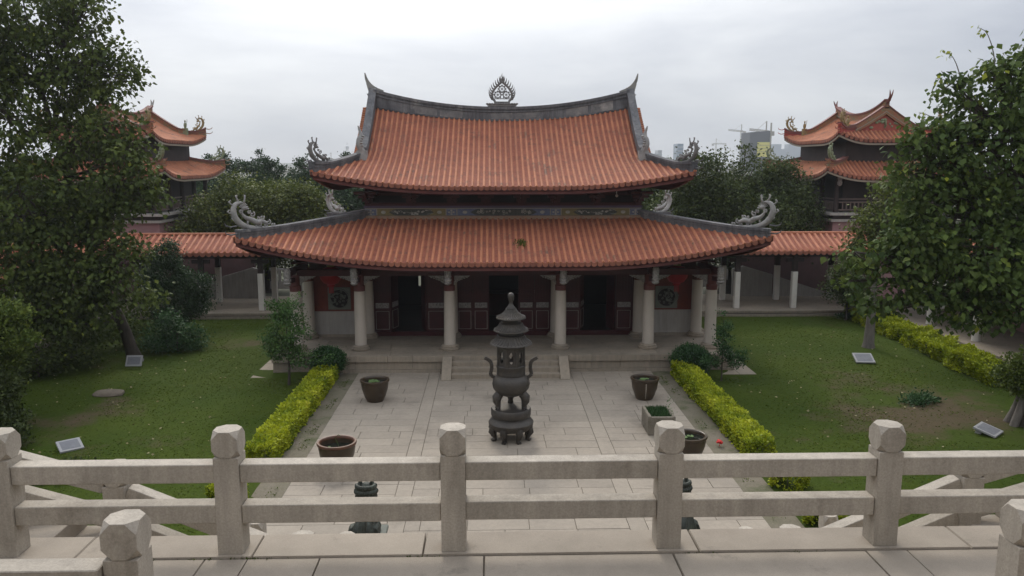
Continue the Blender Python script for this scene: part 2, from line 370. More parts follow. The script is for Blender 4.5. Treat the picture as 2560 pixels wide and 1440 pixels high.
def copy_thing(root, loc, label=None, rz=None):
    c = root.copy(); col.objects.link(c); c.location = loc
    if rz is not None: c.rotation_euler.z = rz
    if label: c['label'] = label
    for ch in root.children:
        k = ch.copy(); col.objects.link(k); k.parent = c
        for g in ch.children:
            q = g.copy(); col.objects.link(q); q.parent = k
    return c

# ---------------------------------------------------------------- leaves
def leaf_arrays(P, dirs, size, fold=.25, ratio=.75):
    n = len(P); d = dirs / np.linalg.norm(dirs, axis=1, keepdims=True)
    up = rng.normal(size=(n, 3)) * .5 + np.array([0, 0, 1.]); s = np.cross(d, up); s /= np.linalg.norm(s, axis=1, keepdims=True) + 1e-9
    nn = np.cross(s, d); size = np.asarray(size).reshape(-1, 1) * np.ones((n, 1))
    mid = P + d * size * .45; w2 = s * size * ratio * .5; f = nn * size * fold * .35
    return np.stack([P, mid + w2 + f, P + d * size, mid - w2 + f], 1), (d, s, nn, size)
def leaf_object(name, V, tint, m, parent):
    n = len(V); me = bpy.data.meshes.new(name)
    me.vertices.add(4 * n); me.vertices.foreach_set('co', V.reshape(-1).astype(np.float32))
    idx = np.arange(n)[:, None] * 4 + np.array([0, 1, 2, 0, 2, 3]); me.loops.add(6 * n); me.loops.foreach_set('vertex_index', idx.reshape(-1).astype(np.int32))
    me.polygons.add(2 * n); me.polygons.foreach_set('loop_start', np.arange(0, 6 * n, 3, dtype=np.int32))
    me.update(calc_edges=True); me.validate()
    a = me.attributes.new('tint', 'FLOAT', 'POINT'); a.data.foreach_set('value', np.repeat(np.clip(tint, .002, 1), 4).astype(np.float32))
    return link(name, me, parent, m)
def clump_leaves(lobes, nclump, per, cr, size, droop=.6, shell=(.5, 1.05), flat=.8):
    c = np.array([l[:3] for l in lobes]); r = np.array([l[3] for l in lobes]); p = r ** 2 / (r ** 2).sum()
    k = rng.choice(len(lobes), nclump, p=p)
    d = rng.normal(size=(nclump, 3)); d /= np.linalg.norm(d, axis=1, keepdims=True)
    q = c[k] + d * np.array([1, 1, flat]) * (r[k] * rng.uniform(shell[0], shell[1], nclump) ** .7)[:, None]
    out = np.repeat(d, per, 0); ct = np.repeat(np.clip(rng.beta(2, 2.6, nclump) * .75, 0, 1), per)
    P = np.repeat(q, per, 0) + rng.normal(size=(nclump * per, 3)) * cr * np.array([1, 1, .65])
    dirs = out * .45 + rng.normal(size=P.shape) * .55 + np.array([0, 0, -droop])
    tint = np.clip(ct + rng.normal(size=len(P)) * .12, .01, .8)
    yl = rng.random(len(P)) < .012; tint[yl] = rng.uniform(.85, 1, yl.sum())
    sz = size * rng.uniform(.65, 1.25, len(P))
    V, fr = leaf_arrays(P, dirs, sz)
    return V, fr, tint, q
_heart = None
def heart_leaf():
    global _heart
    if _heart is None:
        me = bpy.data.meshes.new('leaf')
        v = [(0, 0, 0), (.30, .14, .06), (.42, .38, .09), (.24, .66, .05), (0, 1.0, -.04), (-.24, .66, .05), (-.42, .38, .09), (-.30, .14, .06), (0, .38, 0), (0, .66, 0)]
        me.from_pydata(v, [], [(0, 1, 8), (1, 2, 8), (2, 3, 9, 8), (3, 4, 9), (4, 5, 9), (5, 6, 8, 9), (6, 7, 8), (7, 0, 8)]); me.update(); _heart = me
    return _heart
def tree(name, label, base, lobes, nclump, per, cr, size, lm, bm_=bark, trunk=None, tr=.22, group=None, droop=.6, cat='tree', parts=0, twig=True, flat=.8, shell=(.5, 1.05), limbs=True):
    t = thing(name, label, cat, base, group)
    V, (d, s, nn, sz), tint, q = clump_leaves(lobes, nclump, per, cr, size, droop, shell, flat)
    mb = MB(); b = Vector(base)
    tp = [b + Vector((0, 0, -.15))] + [Vector(p) for p in (trunk or [(b.x, b.y, b.z + .5 * (lobes[0][2] - b.z)), lobes[0][:3]])]
    path = bezier(tp, 10); rad = [tr * (1 - .72 * i / 10) * (1.35 if i == 0 else 1) for i in range(11)]
    mb.tube(path, rad, 9)
    if limbs:
        for l in lobes:
            c = Vector(l[:3]); k = min(range(3, 11), key=lambda i: (path[i] - c).length + abs(path[i].z - c.z + l[3] * .7) * .6)
            a = path[k]; mid = a.lerp(c, .5) + Vector((random.uniform(-.2, .2), random.uniform(-.2, .2), -.12 * l[3]))
            lp = bezier([a, mid, c + Vector((0, 0, l[3] * .25))], 6); mb.tube(lp, [rad[k] * (.62 - .07 * i) for i in range(7)], 6)
            if twig:
                near = [x for x in q if np.linalg.norm(x - np.array(l[:3])) < l[3] * 1.15][:26]
                for x in near:
                    x = Vector(x); a2 = lp[random.randint(2, 6)]; mb.tube([a2, a2.lerp(x, .5) + Vector((0, 0, -.06)), x], [.022 * max(1, tr * 4), .014 * max(1, tr * 3), .006], 4, cap=False)
    mb.build('trunk', bm_, t, smooth=50)
    keep = np.ones(len(V), bool)
    if parts:
        C = V.mean(1); dist = np.linalg.norm(C - np.array(CAM), axis=1); px = (C[:, 0] - CAM.x) / C[:, 1]
        ok = np.where((np.abs(px - .03) < .66) & (C[:, 2] < CAM.z + C[:, 1] * .19))[0]
        sel = ok[np.argsort(dist[ok] + rng.normal(size=len(ok)) * .5)[:parts]]; keep[sel] = False
        for i in sel:
            mt = Matrix(((s[i][0], d[i][0], nn[i][0], V[i][0][0]), (s[i][1], d[i][1], nn[i][1], V[i][0][1]), (s[i][2], d[i][2], nn[i][2], V[i][0][2]), (0, 0, 0, 1)))
            o = link('leaf', heart_leaf(), t); o.matrix_basis = mt @ Matrix.Diagonal((sz[i][0], sz[i][0], sz[i][0], 1))
        if not heart_leaf().materials: heart_leaf().materials.append(lm)
    leaf_object('crown', V[keep], tint[keep], lm, t)
    return t
def bush_box(name, label, cat, path, hw, h, n, size, lm, lump=.08, group=None, tintlo=.10):
    """a clipped hedge: leaves over the faces of a box running along a path, on short stems"""
    P0 = [np.array(p, float) for p in path]; seg = [np.linalg.norm(b - a) for a, b in zip(P0, P0[1:])]; tot = sum(seg)
    t = thing(name, label, cat, tuple((P0[0] + P0[-1]) / 2), group)
    u = rng.random(n) * tot; base = np.zeros((n, 3)); side = np.zeros((n, 3)); acc = 0
    for i, (a, b) in enumerate(zip(P0, P0[1:])):
        k = (u >= acc) & (u <= acc + seg[i]); f = ((u[k] - acc) / seg[i])[:, None]; base[k] = a + (b - a) * f
        dd = (b - a) / seg[i]; side[k] = np.array([dd[1], -dd[0], 0]); acc += seg[i]
    per = rng.random(n) * (2 * h + 2 * hw); s = np.zeros(n); z = np.zeros(n)
    k1 = per < h; s[k1] = -hw; z[k1] = per[k1]
    k2 = (per >= h) & (per < h + 2 * hw); s[k2] = per[k2] - h - hw; z[k2] = h
    k3 = per >= h + 2 * hw; s[k3] = hw; z[k3] = per[k3] - h - 2 * hw
    ends = rng.random(n) < .06; base[ends] = np.where((u[ends] < tot / 2)[:, None], P0[0], P0[-1]); s[ends] = rng.uniform(-hw, hw, ends.sum()); z[ends] = rng.uniform(0, h, ends.sum())
    wob = np.array([noise.noise(Vector((a * 1.7, b * 1.7, c * 2))) for a, b, c in zip(base[:, 0] + s, base[:, 1], z)])
    inn = 1 - np.abs(rng.normal(size=n)) * .13 + wob * lump * 1.6
    s *= inn; z = np.maximum(.03, z * (inn - .02 + rng.normal(size=n) * .03))
    z *= np.where(np.abs(s) > hw * .9, .95, 1)
    P = base + side * s[:, None] + np.array([0, 0, 1.]) * z[:, None]
    dirs = rng.normal(size=(n, 3)) * .6 + np.array([0, 0, .55]) + side * (s / hw)[:, None] * .5
    tint = np.clip(tintlo + .62 * rng.beta(2, 2, n) + wob * .5, .01, 1)
    V, _ = leaf_arrays(P, dirs, size * rng.uniform(.7, 1.3, n)); leaf_object('foliage', V, tint, lm, t)
    mb = MB(); k = int(tot / .18)
    for i in range(k):
        j = rng.integers(n); p = base[j] + side[j] * rng.uniform(-hw * .75, hw * .75); e = p + np.array([rng.normal() * .1, rng.normal() * .1, h * .85])
        mb.tube([p - np.array([0, 0, .05]), (p + e) / 2 + rng.normal(size=3) * .03, e], [.014, .01, .005], 4, cap=False)
    mb.build('stems', bark, t, kind='stuff')
    return t

# ---------------------------------------------------------------- roofs
class Roof:
    """hip skirt, optionally carried on up to a ridge; local x along the ridge, centre at the origin"""
    def __init__(s, T, Lx, Ly, Rx, Ry, ze, rise, up, flare=.25, a=.7, w0=.35, ridge=False, rr=0., upb=None):
        s.upb = up if upb is None else upb
        s.T = T; s.Lx, s.Ly, s.Rx, s.Ry = Lx, Ly, Rx, Ry; s.ze, s.rise, s.up, s.fl, s.a, s.w0, s.ridge, s.rr = ze, rise, up, flare, a, w0, ridge, rr
        s.Tx, s.Ty = Lx - Rx, Ly - Ry
    def zt(s, t): return s.rise * (s.a * t + (1 - s.a) * t * t)
    def dmax(s, side, u):
        Lh, Tt, Rn = (s.Lx, s.Tx, s.Ry) if side in 'fb' else (s.Ly, s.Ty, s.Rx)
        if abs(u) <= Tt: return (s.Ly if s.ridge and side in 'fb' else Rn)
        return Rn * (Lh - abs(u)) / (Lh - Tt)
    def ulim(s, side, d):
        Lh, Tt, Rn = (s.Lx, s.Tx, s.Ry) if side in 'fb' else (s.Ly, s.Ty, s.Rx)
        v = min(d / Rn, 1); return Lh - (Lh - Tt) * v
    def P(s, side, u, d, dz=0):
        Lh, Tt, Rn = (s.Lx, s.Tx, s.Ry) if side in 'fb' else (s.Ly, s.Ty, s.Rx)
        v = min(d / Rn, 1.); ul = Lh - (Lh - Tt) * v; wv = min(abs(u) / ul, 1.0)
        c = max(0, (wv - s.w0) / (1 - s.w0)) ** 2.2; f = s.fl * c * (1 - v)
        if s.ridge: t = d / s.Ly if side in 'fb' else v * s.Ry / s.Ly
        else: t = v
        z = s.ze + s.zt(t) + (s.upb if (side == 'b' or (side == 'r' and u > 0) or (side == 'l' and u < 0)) else s.up) * c * (1 - v) + dz
        if s.rr: z += s.rr * t ** 1.5 * (min(1, abs(u) / s.Tx) ** 2 if side in 'fb' else 1)
        x = u + math.copysign(f, u); y = -(Lh if False else (s.Ly if side in 'fb' else s.Lx)) + d - f
        if side == 'f': p = (x, y, z)
        elif side == 'b': p = (-x, -y, z)
        elif side == 'r': p = (-y, x, z)
        else: p = (y, -x, z)
        return s.T @ Vector(p)
    def surf(s, side, dz=0, nw=40, nd=14):
        mb = MB(); dm = s.Ly if s.ridge and side in 'fb' else (s.Ry if side in 'fb' else s.Rx)
        mb.grid(lambda wv, d: s.P(side, wv * s.ulim(side, d), d, dz), np.linspace(-1, 1, nw), np.linspace(0, dm, nd)); return mb
    def rib(s, side, u, r=.06, n=9, nseg=4):
        dm = s.dmax(side, u)
        pts = [s.P(side, u, dm * i / (n - 1)) for i in range(n)]
        sd = (s.P(side, u + .01, 0) - s.P(side, u - .01, 0)); sd.z = 0; sd.normalize()
        vs, fs = [], []
        for i, p in enumerate(pts):
            t = (pts[min(i + 1, n - 1)] - pts[max(i - 1, 0)]).normalized(); uv = sd.cross(t)
            if uv.z < 0: uv = -uv
            for k in range(nseg + 1):
                a = math.pi * k / nseg; vs.append(p + sd * r * math.cos(a) + uv * (r * 1.15 * math.sin(a) - .012))
        m = nseg + 1
        for i in range(n - 1):
            for k in range(nseg): fs.append((i * m + k, i * m + k + 1, (i + 1) * m + k + 1, (i + 1) * m + k))
        fs.append(tuple(range(m)))
        return MB().add(vs, fs)
    def hip(s, sx, sy, n=14):
        pts = []
        for i in range(n):
            v = i / (n - 1); d = s.Ry * v; sd = 'f' if sy < 0 else 'b'; u = s.ulim('f', d) * sx * (1 if sy < 0 else -1); pts.append(s.P(sd, u, d))
        return pts
_dm = {}
def drip_mesh(sp):
    """hanging round-lipped drip tile for the pan under an eave, facing local -y"""
    k = round(sp, 3)
    if k not in _dm:
        mb = MB(); w_ = sp * .46
        poly = [(-w_, .03)] + [(w_ * math.cos(math.pi + math.pi * i / 8), -.02 - sp * .50 * abs(math.sin(math.pi * i / 8))) for i in range(9)] + [(w_, .03)]
        mb.prism(poly, -.015, .025)
        me = bpy.data.meshes.new('eave_tile'); me.from_pydata(mb.v, [], mb.f); me.update(); me.materials.append(dtile); _dm[k] = me
    return _dm[k]
_em = {}
def roof_parts(rf, root, partname, vis, sp, rr_, tm, pm, soff, drop=.2, visd=True, sides='frbl', board=True, nw=40):
    """pan surface = the part; ribs and drip tiles = its sub-parts on visible sides, one stuff mesh elsewhere"""
    mb = MB()
    for sd in sides: q = rf.surf(sd, 0, nw); mb.add(q.v, q.f)
    part = mb.build(partname, pm, root, smooth=60)
    mb = MB()
    for sd in sides: q = rf.surf(sd, -drop, nw); mb.add(q.v, q.f)
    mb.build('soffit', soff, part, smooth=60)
    rest = MB(); restd = MB()
    for sd in sides:
        Lh = (rf.Lx if sd in 'fb' else rf.Ly) - .06; nr = int(2 * Lh / sp); us = [(-nr / 2 + i) * 2 * Lh / nr for i in range(nr + 1)]
        for i, u in enumerate(us):
            q = rf.rib(sd, u, rr_)
            if sd in vis: q.build('tile_rib', tm, part, smooth=70)
            else: rest.add(q.v, q.f)
            if i < nr:
                um = (us[i] + us[i + 1]) / 2; p = rf.P(sd, um, 0); tv = rf.P(sd, um + .05, 0) - rf.P(sd, um - .05, 0)
                M_ = Matrix.Translation(p + Vector((0, 0, -.02))) @ Matrix.Rotation(math.atan2(tv.y, tv.x), 4, 'Z') @ Matrix.Rotation(-math.asin(max(-1, min(1, tv.normalized().z))), 4, 'Y')
                if sd in vis and visd: piece('eave_tile', drip_mesh(sp), part, None, mtx=M_)
                else: dmq = drip_mesh(sp); restd.add([M_ @ v.co for v in dmq.vertices], [tuple(p_.vertices) for p_ in dmq.polygons])
    if rest.v: rest.build('tile_rows', tm, part, smooth=70, kind='stuff')
    if restd.v: restd.build('drip_tiles', dtile, part, kind='stuff')
    if board:
        mb = MB()
        for sd in sides:
            Lh = (rf.Lx if sd in 'fb' else rf.Ly)
            pth = [rf.P(sd, u, .10) for u in np.linspace(-Lh + .1, Lh - .1, 41)]
            mb.sweep(pth, .04, -drop - .16, -.05)
        mb.build('eave_board', redt, part)
    return part
# ---------------------------------------------------------------- carved dragon for the hip ends (local x outwards, z up)
def dragon_mesh(s=1.0, flame=True, plain=False):
    mb = MB()
    cres = bezier([(-1.75, 0, .05), (-.95, 0, .07), (-.35, 0, .22), (.05, 0, .55), (.2, 0, .98), (.08, 0, 1.32), (-.22, 0, 1.42), (-.46, 0, 1.33)], 22)
    mb.tube(cres, [.03 + .13 * math.sin(math.pi * min(1, i / 20)) ** .8 for i in range(23)], 7)
    for i, a in ((9, .3), (12, .1), (15, .55), (18, 1.1), (21, 1.9)):      # flame hooks on the back
        p = cres[i]; d = Vector((math.cos(a), 0, math.sin(a)))
        mb.tube([p, p + d * .2, p + d * .3 + Vector((0, 0, .09)), p + d * .24 + Vector((-.03, 0, .17)), p + d * .17 + Vector((0, 0, .14))], [.065, .045, .05, .035, .02], 5)
    body = bezier([(-1.55, 0, .26), (-1.25, -.05, .40), (-.98, .05, .36), (-.72, -.03, .52), (-.45, .03, .62), (-.25, 0, .86), (-.3, 0, 1.08)], 24)
    mb.tube(body, [.05 + .085 * math.sin(math.pi * min(1, (i + 3) / 24)) for i in range(25)], 7)
    mb.ell((-.38, 0, 1.13), (.17, .1, .11)); mb.ell((-.55, 0, 1.08), (.10, .07, .05)); mb.ell((-.53, 0, 1.17), (.08, .06, .04))
    for k in range(6):
        a = .3 + k * .42; mb.tube([(-.33, .02, 1.15), (-.33 + .2 * math.cos(a), .03, 1.15 + .19 * math.sin(a)), (-.33 + .28 * math.cos(a + .25), .02, 1.15 + .26 * math.sin(a + .25))], [.045, .03, .008], 4)
    for x, z in ((-.5, .5), (-.95, .3), (-1.2, .34)):
        mb.tube([(x, .03, z), (x + .05, .06, z - .16), (x - .06, .05, z - .28)], [.05, .04, .03], 5)
    for cx_, cz, r, a in ((-.78, .78, .14, 2.2), (-.60, .92, .09, 2.5), (-1.3, .58, .12, 2.6), (-1.62, .30, .13, 2.0), (-1.85, .16, .11, 2.6), (-1.08, .52, .09, 1.2), (-1.48, .14, .09, 0), (-.2, .98, .09, 5), (-1.05, .16, .08, 1)):
        sp_ = spiral((cx_, 0, cz), r, 1.15, a); mb.tube(sp_, [.045 - .0015 * i for i in range(15)], 5)
    me = bpy.data.meshes.new('dragon_ornament'); me.from_pydata([tuple(s * c for c in v) for v in mb.v], [], mb.f); me.update(); me.shade_smooth(); return me
def put_dragon(me, m, parent, p, ang, sc=1.0, name='dragon_ornament', pit=0):
    o = link(name, me, parent)
    if not me.materials: me.materials.append(m)
    o.matrix_basis = Matrix.Translation(p) @ Matrix.Rotation(ang, 4, 'Z') @ Matrix.Rotation(-pit, 4, 'Y') @ Matrix.Scale(sc, 4)
    return o
# ================================================================ SETTING
mb = MB(); mb.grid(lambda x, y: (x, y, -.12), [-3000, -200, -60, 0, 60, 200, 3000], [-40, 0, 20, 60, 200, 1000, 4000])
g = mb.build('ground', mat('far_ground', (.06, .07, .04), (.09, .085, .06), .02, .95), None); tag(g, 'far ground of earth and scrub around the temple court', 'ground', kind='structure')
def lawn(sx):
    mb = MB(); xs = np.linspace(6.0, 19.7, 60) * sx; ys = np.linspace(7.6, 40.35, 110)
    def f(x, y):
        e = min(1, (abs(x) - 6.0) / 1.2) * min(1, (40.35 - y) / .6)
        return (x, y, -.03 + e * .05 + e * .10 * noise.noise(Vector((x * .23, y * .23, 3))) + e * .03 * noise.noise(Vector((x * .9, y * .9, 8))))
    mb.grid(f, xs, ys); o = mb.build('lawn', lawnm, smooth=80)
    tag(o, ('left' if sx < 0 else 'right') + ' lawn of mown grass with worn brown patches beside the paved court', 'lawn', kind='structure')
    # grass blades
    n = 78000; x = rng.uniform(6.9, 19.5, n) * sx; y = 9 + rng.random(n) ** 1.0 * 31.2
    keep = ~((np.abs(x) < 9.5) & (y > 28.7)) & ~((np.abs(x) < 7.15) & (y > 20))
    bare = np.array([noise.noise(Vector((a * .33, b * .33, 1.7))) for a, b in zip(x, y)])
    for cx_, cy_, r_ in ((13.2, 24.3, 3.9), (-13.5, 22.5, 2.8), (-11.6, 34.5, 1.8)):
        keep &= ~((np.hypot(x - cx_, y - cy_) < r_ * (.65 + bare)) & (rng.random(n) < .8))
    x, y, bare = x[keep], y[keep], bare[keep]; n = len(x)
    z = np.array([f(a, b)[2] for a, b in zip(x, y)]) + .004
    V, _ = leaf_arrays(np.stack([x, y, z], 1), rng.normal(size=(n, 3)) * np.array([1, 1, .1]) + np.array([0, 0, .14]), rng.uniform(.03, .065, n) * (1.2 - .5 * bare), ratio=.35)
    gr = leaf_object('grass', V, np.clip(.3 + .25 * rng.random(n) - .4 * bare + (rng.random(n) < .03) * .5, .01, 1), lf_grass, None)
    tag(gr, ('left' if sx < 0 else 'right') + ' lawn turf of short green blades', 'grass', kind='stuff')
    return f
lawn_z = lawn(-1); lawn(1)
n = 420; sxx = np.where(rng.random(n) < .55, -1, 1); x = rng.uniform(8, 18.5, n) * sxx; y = rng.uniform(19, 36, n); ok = ~((np.abs(x) < 9.6) & (y > 28)); x, y = x[ok], y[ok]; n = len(x)
V, _ = leaf_arrays(np.stack([x, y, np.array([lawn_z(a, b)[2] for a, b in zip(x, y)]) + .035], 1), np.stack([rng.normal(size=n), rng.normal(size=n), rng.normal(size=n) * .15], 1), rng.uniform(.05, .11, n))
tag(leaf_object('fallen_leaves', V, rng.random(n), lf_dry, None), 'dry fallen leaves scattered over both lawns', 'fallen leaves', kind='stuff')

# ---- paved court: 300 nearest seen slabs as pieces, the rest as one part
court = thing('paving', 'grey granite slab court between the two golden hedges', 'paving', (0, 20, 0), kind='structure')
mb = MB().box(-5.55, 5.55, 7.4, 29.52, -.2, -.022); mb.build('bedding', joint, court)
for sx in (-1, 1):
    mb = MB(); xs = np.linspace(5.55, 6.3, 9) * sx; ys = np.linspace(9, 29.5, 70)
    mb.grid(lambda x, y: (x, y, -.012 + .02 * noise.noise(Vector((x * 3, y * 2, 0)))), xs, ys); mb.build('soil_strip', mossy, court, smooth=80)
def slab_mesh(ch=.006):
    me = bpy.data.meshes.new('paving_slab'); mb = MB(); c = ch
    mb.add([(-.5, -.5, -1), (.5, -.5, -1), (.5, .5, -1), (-.5, .5, -1), (-.5, -.5, -.15), (.5, -.5, -.15), (.5, .5, -.15), (-.5, .5, -.15), (-.5 + c, -.5 + 2 * c, 0), (.5 - c, -.5 + 2 * c, 0), (.5 - c, .5 - 2 * c, 0), (-.5 + c, .5 - 2 * c, 0)],
           [(0, 1, 5, 4), (1, 2, 6, 5), (2, 3, 7, 6), (3, 0, 4, 7), (4, 5, 9, 8), (5, 6, 10, 9), (6, 7, 11, 10), (7, 4, 8, 11), (8, 9, 10, 11)])
    me.from_pydata(mb.v, [], mb.f); me.update(); return me
smesh = slab_mesh(); smesh.materials.append(paving)
slabs = []
rr = random.Random(3)
for (xa, xb) in ((-5.55, -2.86), (-2.46, 2.46), (2.86, 5.55)):
    y = 8.0
    while y < 29.3:
        h = rr.choice((.52, .56, .60)); h = min(h, 29.5 - y); x = xa - rr.uniform(0, .9)
        while x < xb - .05:
            l = rr.uniform(1.0, 1.75); a, b = max(x, xa), min(x + l, xb)
            if xb - b < .35: b = xb
            if b - a > .12: slabs.append((a, b, y, y + h))
            x = b if b == xb else x + l
        y += h
for sx in (-1, 1):
    y = 8.0
    while y < 29.4:
        l = min(rr.uniform(1.3, 1.9), 29.5 - y); xa, xb = sorted((sx * 2.4615, sx * 2.8585)); slabs.append((xa, xb, y, y + l)); y += l
vis = sorted([s for s in slabs if s[3] > 15.9], key=lambda s: s[2]); vis_set = set(vis[:298])
restm = MB()
for s in slabs:
    gp = .0045; dz = rr.uniform(-.003, .003)
    if s in vis_set: piece('paving_slab', smesh, court, ((s[0] + s[1]) / 2, (s[2] + s[3]) / 2, dz), (s[1] - s[0] - 2 * gp, s[3] - s[2] - 2 * gp, .06))
    else: restm.box(s[0] + gp, s[1] - gp, s[2] + gp, s[3] - gp, -.06, dz)
restm.build('distant_slabs', paving, court, kind='stuff')

n = 2600; sgn = np.where(rng.random(n) < .5, -1, 1); yw = rng.uniform(12, 29.2, n); dens = np.array([noise.noise(Vector((a * .8, q * 3, 4))) for a, q in zip(yw, sgn)]); kp = dens > .02; sgn, yw = sgn[kp], yw[kp]; n = len(yw)
V, _ = leaf_arrays(np.stack([sgn * (5.72 + np.abs(rng.normal(size=n)) * .14), yw, np.full(n, .002)], 1), rng.normal(size=(n, 3)) * np.array([1, 1, .3]) + np.array([0, 0, .5]), rng.uniform(.02, .05, n))
tag(leaf_object('edge_weeds', V, rng.random(n) * .8, lf_grass, None), 'patches of weeds and moss along both edges of the paved court', 'weeds', kind='stuff')
# ---- terrace the photographer looks across
ter = thing('terrace', 'raised granite terrace of large slabs in the foreground', 'terrace', (0, 5.5, 0), kind='structure')
MB().box(-16, 16, 1.0, 6.46, -.1, 4.66).build('retaining_wall', granite, ter)
kmesh = slab_mesh(.004); kmesh.name = 'terrace_slab'; kmesh.materials.append(kerbst)
kx = [-12, -9.2, -6.5, -3.92, -2.5, -1.12, 1.15, 3.42, 5.9, 8.5, 12]
for a, b in zip(kx, kx[1:]): piece('kerb_stone', kmesh, ter, ((a + b) / 2, 6.305, 4.74), (b - a - .008, .387, .1))
rows = [(5.52, 6.105, [-12, -9, -6, -4.3, -2.87, -2.53, -1.95, -.62, .93, 2.53, 2.87, 4.3, 7, 12]), (4.9, 5.512, [-12, -8.2, -5.2, -2.87, -2.53, -1.2, .3, 1.6, 2.53, 2.87, 5, 8, 12]), (4.3, 4.892, [-12, -8, -5, -2.87, -2.53, -1.9, -.4, 1.1, 2.53, 2.87, 5.4, 12])]
for y0, y1, xs in rows:
    for a, b in zip(xs, xs[1:]): piece('terrace_slab', kmesh, ter, ((a + b) / 2, (y0 + y1) / 2, 4.725 + rr.uniform(-.002, .002)), (b - a - .008, y1 - y0 - .006, .09))
# dirt and sprouts along the kerb joint
n = 240; x = rng.choice([-2.55, -2.9, -3.4, -1.1, 1.12, 2.0, -2.45], n) + rng.normal(size=n) * .13; y = 6.108 + rng.normal(size=n) * .008
V, _ = leaf_arrays(np.stack([x, y, np.full(n, 4.715)], 1), rng.normal(size=(n, 3)) * .6 + np.array([0, -.1, .7]), rng.uniform(.012, .032, n), ratio=.5)
tag(leaf_object('joint_weeds', V, rng.random(n) * .6, lf_grass, None), 'tiny weeds sprouting from the kerb joint of the terrace', 'weeds', kind='stuff')
# steps going up to the upper platform under the camera
us = thing('upper_stairs', 'granite steps climbing from the terrace to the upper platform', 'stairs', (0, 2.6, 4.7), kind='structure')
for i in range(9): MB().box(-2.55, 2.55, .4, 4.25 - i * .36, 4.70 + i * .155, 4.70 + (i + 1) * .155).build('step', kerbst, us, bevel=.008)
MB().box(-12, 12, -12, .4, 3.0, 6.1).build('upper_platform', kerbst, us)

# inferred unseen hall behind the camera, added to shade the front faces
uh = thing('unseen_shade_hall', 'tall red walled hall added unseen behind the viewpoint to shade front faces', 'temple', (0, -9, 6.1))
MB().box(-15, 15, -18, -6.5, 6.1, 12.2).build('unseen_hall_wall', redw, uh)
for x_ in np.linspace(-14, 14, 8): MB().lathe([(.34, 6.1), (.33, 6.3), (.28, 6.5), (.27, 11.2)], (x_, -3.6), 16).build('column', colst, uh, smooth=40)  # columns of the added unseen hall
MB().box(-14.4, 14.4, -3.75, -3.45, 10.6, 11.3).build('lintel_beam', redw, uh)
UHR = Roof(Matrix.Translation((0, -11.5, 0)), 17, 9.6, 3, 4, 11.3, 5.5, 1.0, .4, .72, .3, True, .8)
for sd_ in 'bfrl': UHR.surf(sd_, 0, 30).build('roof_slope', pan, uh, smooth=60)
for sd_ in 'bfrl': UHR.surf(sd_, -.3, 30).build('soffit', redw, uh, smooth=60)
mbq = MB()
for u_ in np.arange(-16.8, 16.9, .4): q_ = UHR.rib('b', u_, .10, 7, 4); mbq.add(q_.v, q_.f)
mbq.build('tile_rows', tile, uh, smooth=70, kind='stuff')
# ---- balustrades
def post_mesh(wd=.2, h=1.03, head=.215):
    bm = bmesh.new(); hw = wd / 2; zs = h - head
    mb = MB().box(-hw, hw, -hw, hw, 0, zs); hb = MB().box(-hw - .004, hw + .004, -hw - .004, hw + .004, zs + .001, h)
    me = bpy.data.meshes.new('t'); me.from_pydata(hb.v, [], hb.f); bm.from_mesh(me); bmesh.ops.bevel(bm, geom=list(bm.verts), offset=.064, affect='VERTICES', segments=1)
    me2 = bpy.data.meshes.new('t2'); bm.to_mesh(me2); bm.free()
    bm = bmesh.new(); me3 = bpy.data.meshes.new('t3'); me3.from_pydata(mb.v, [], mb.f); bm.from_mesh(me3); bm.from_mesh(me2)
    bmesh.ops.recalc_face_normals(bm, faces=bm.faces)
    bmesh.ops.bevel(bm, geom=[e for e in bm.edges if len(e.link_faces) == 2 and e.calc_face_angle(0) > 1.2], offset=.003, segments=1, affect='EDGES')
    out = bpy.data.meshes.new('post'); bm.to_mesh(out); bm.free(); out.materials.append(granite); return out
pmesh = post_mesh()
fb = thing('stone_balustrade', 'granite balustrade with two square rails along the terrace edge in the foreground', 'balustrade', (0, 6.25, 4.74))
px = [-4.49, -2.68, -.87, .90, 2.71, 4.52, 6.33, -6.3, -8.1, -9.9, -11.7, 8.13, 9.93, 11.73]
for x in px: piece('post', pmesh, fb, (x + rr.uniform(-.004, .004), 6.25, 4.74), (1, 1, 1 + rr.uniform(-.006, .006)), rr.uniform(-.012, .012))
for a, b in zip(sorted(px), sorted(px)[1:]):
    if 6.2 < abs((a + b) / 2) < 7.9: continue      # openings at the heads of the side flights
    for z0, z1 in ((5.345, 5.50), (5.00, 5.155)):
        dz = rr.uniform(-.006, .006); MB().box(a + .1005, b - .1005, 6.172, 6.318, z0 + dz, z1 + dz).build('rail', granite, fb, bevel=.006)
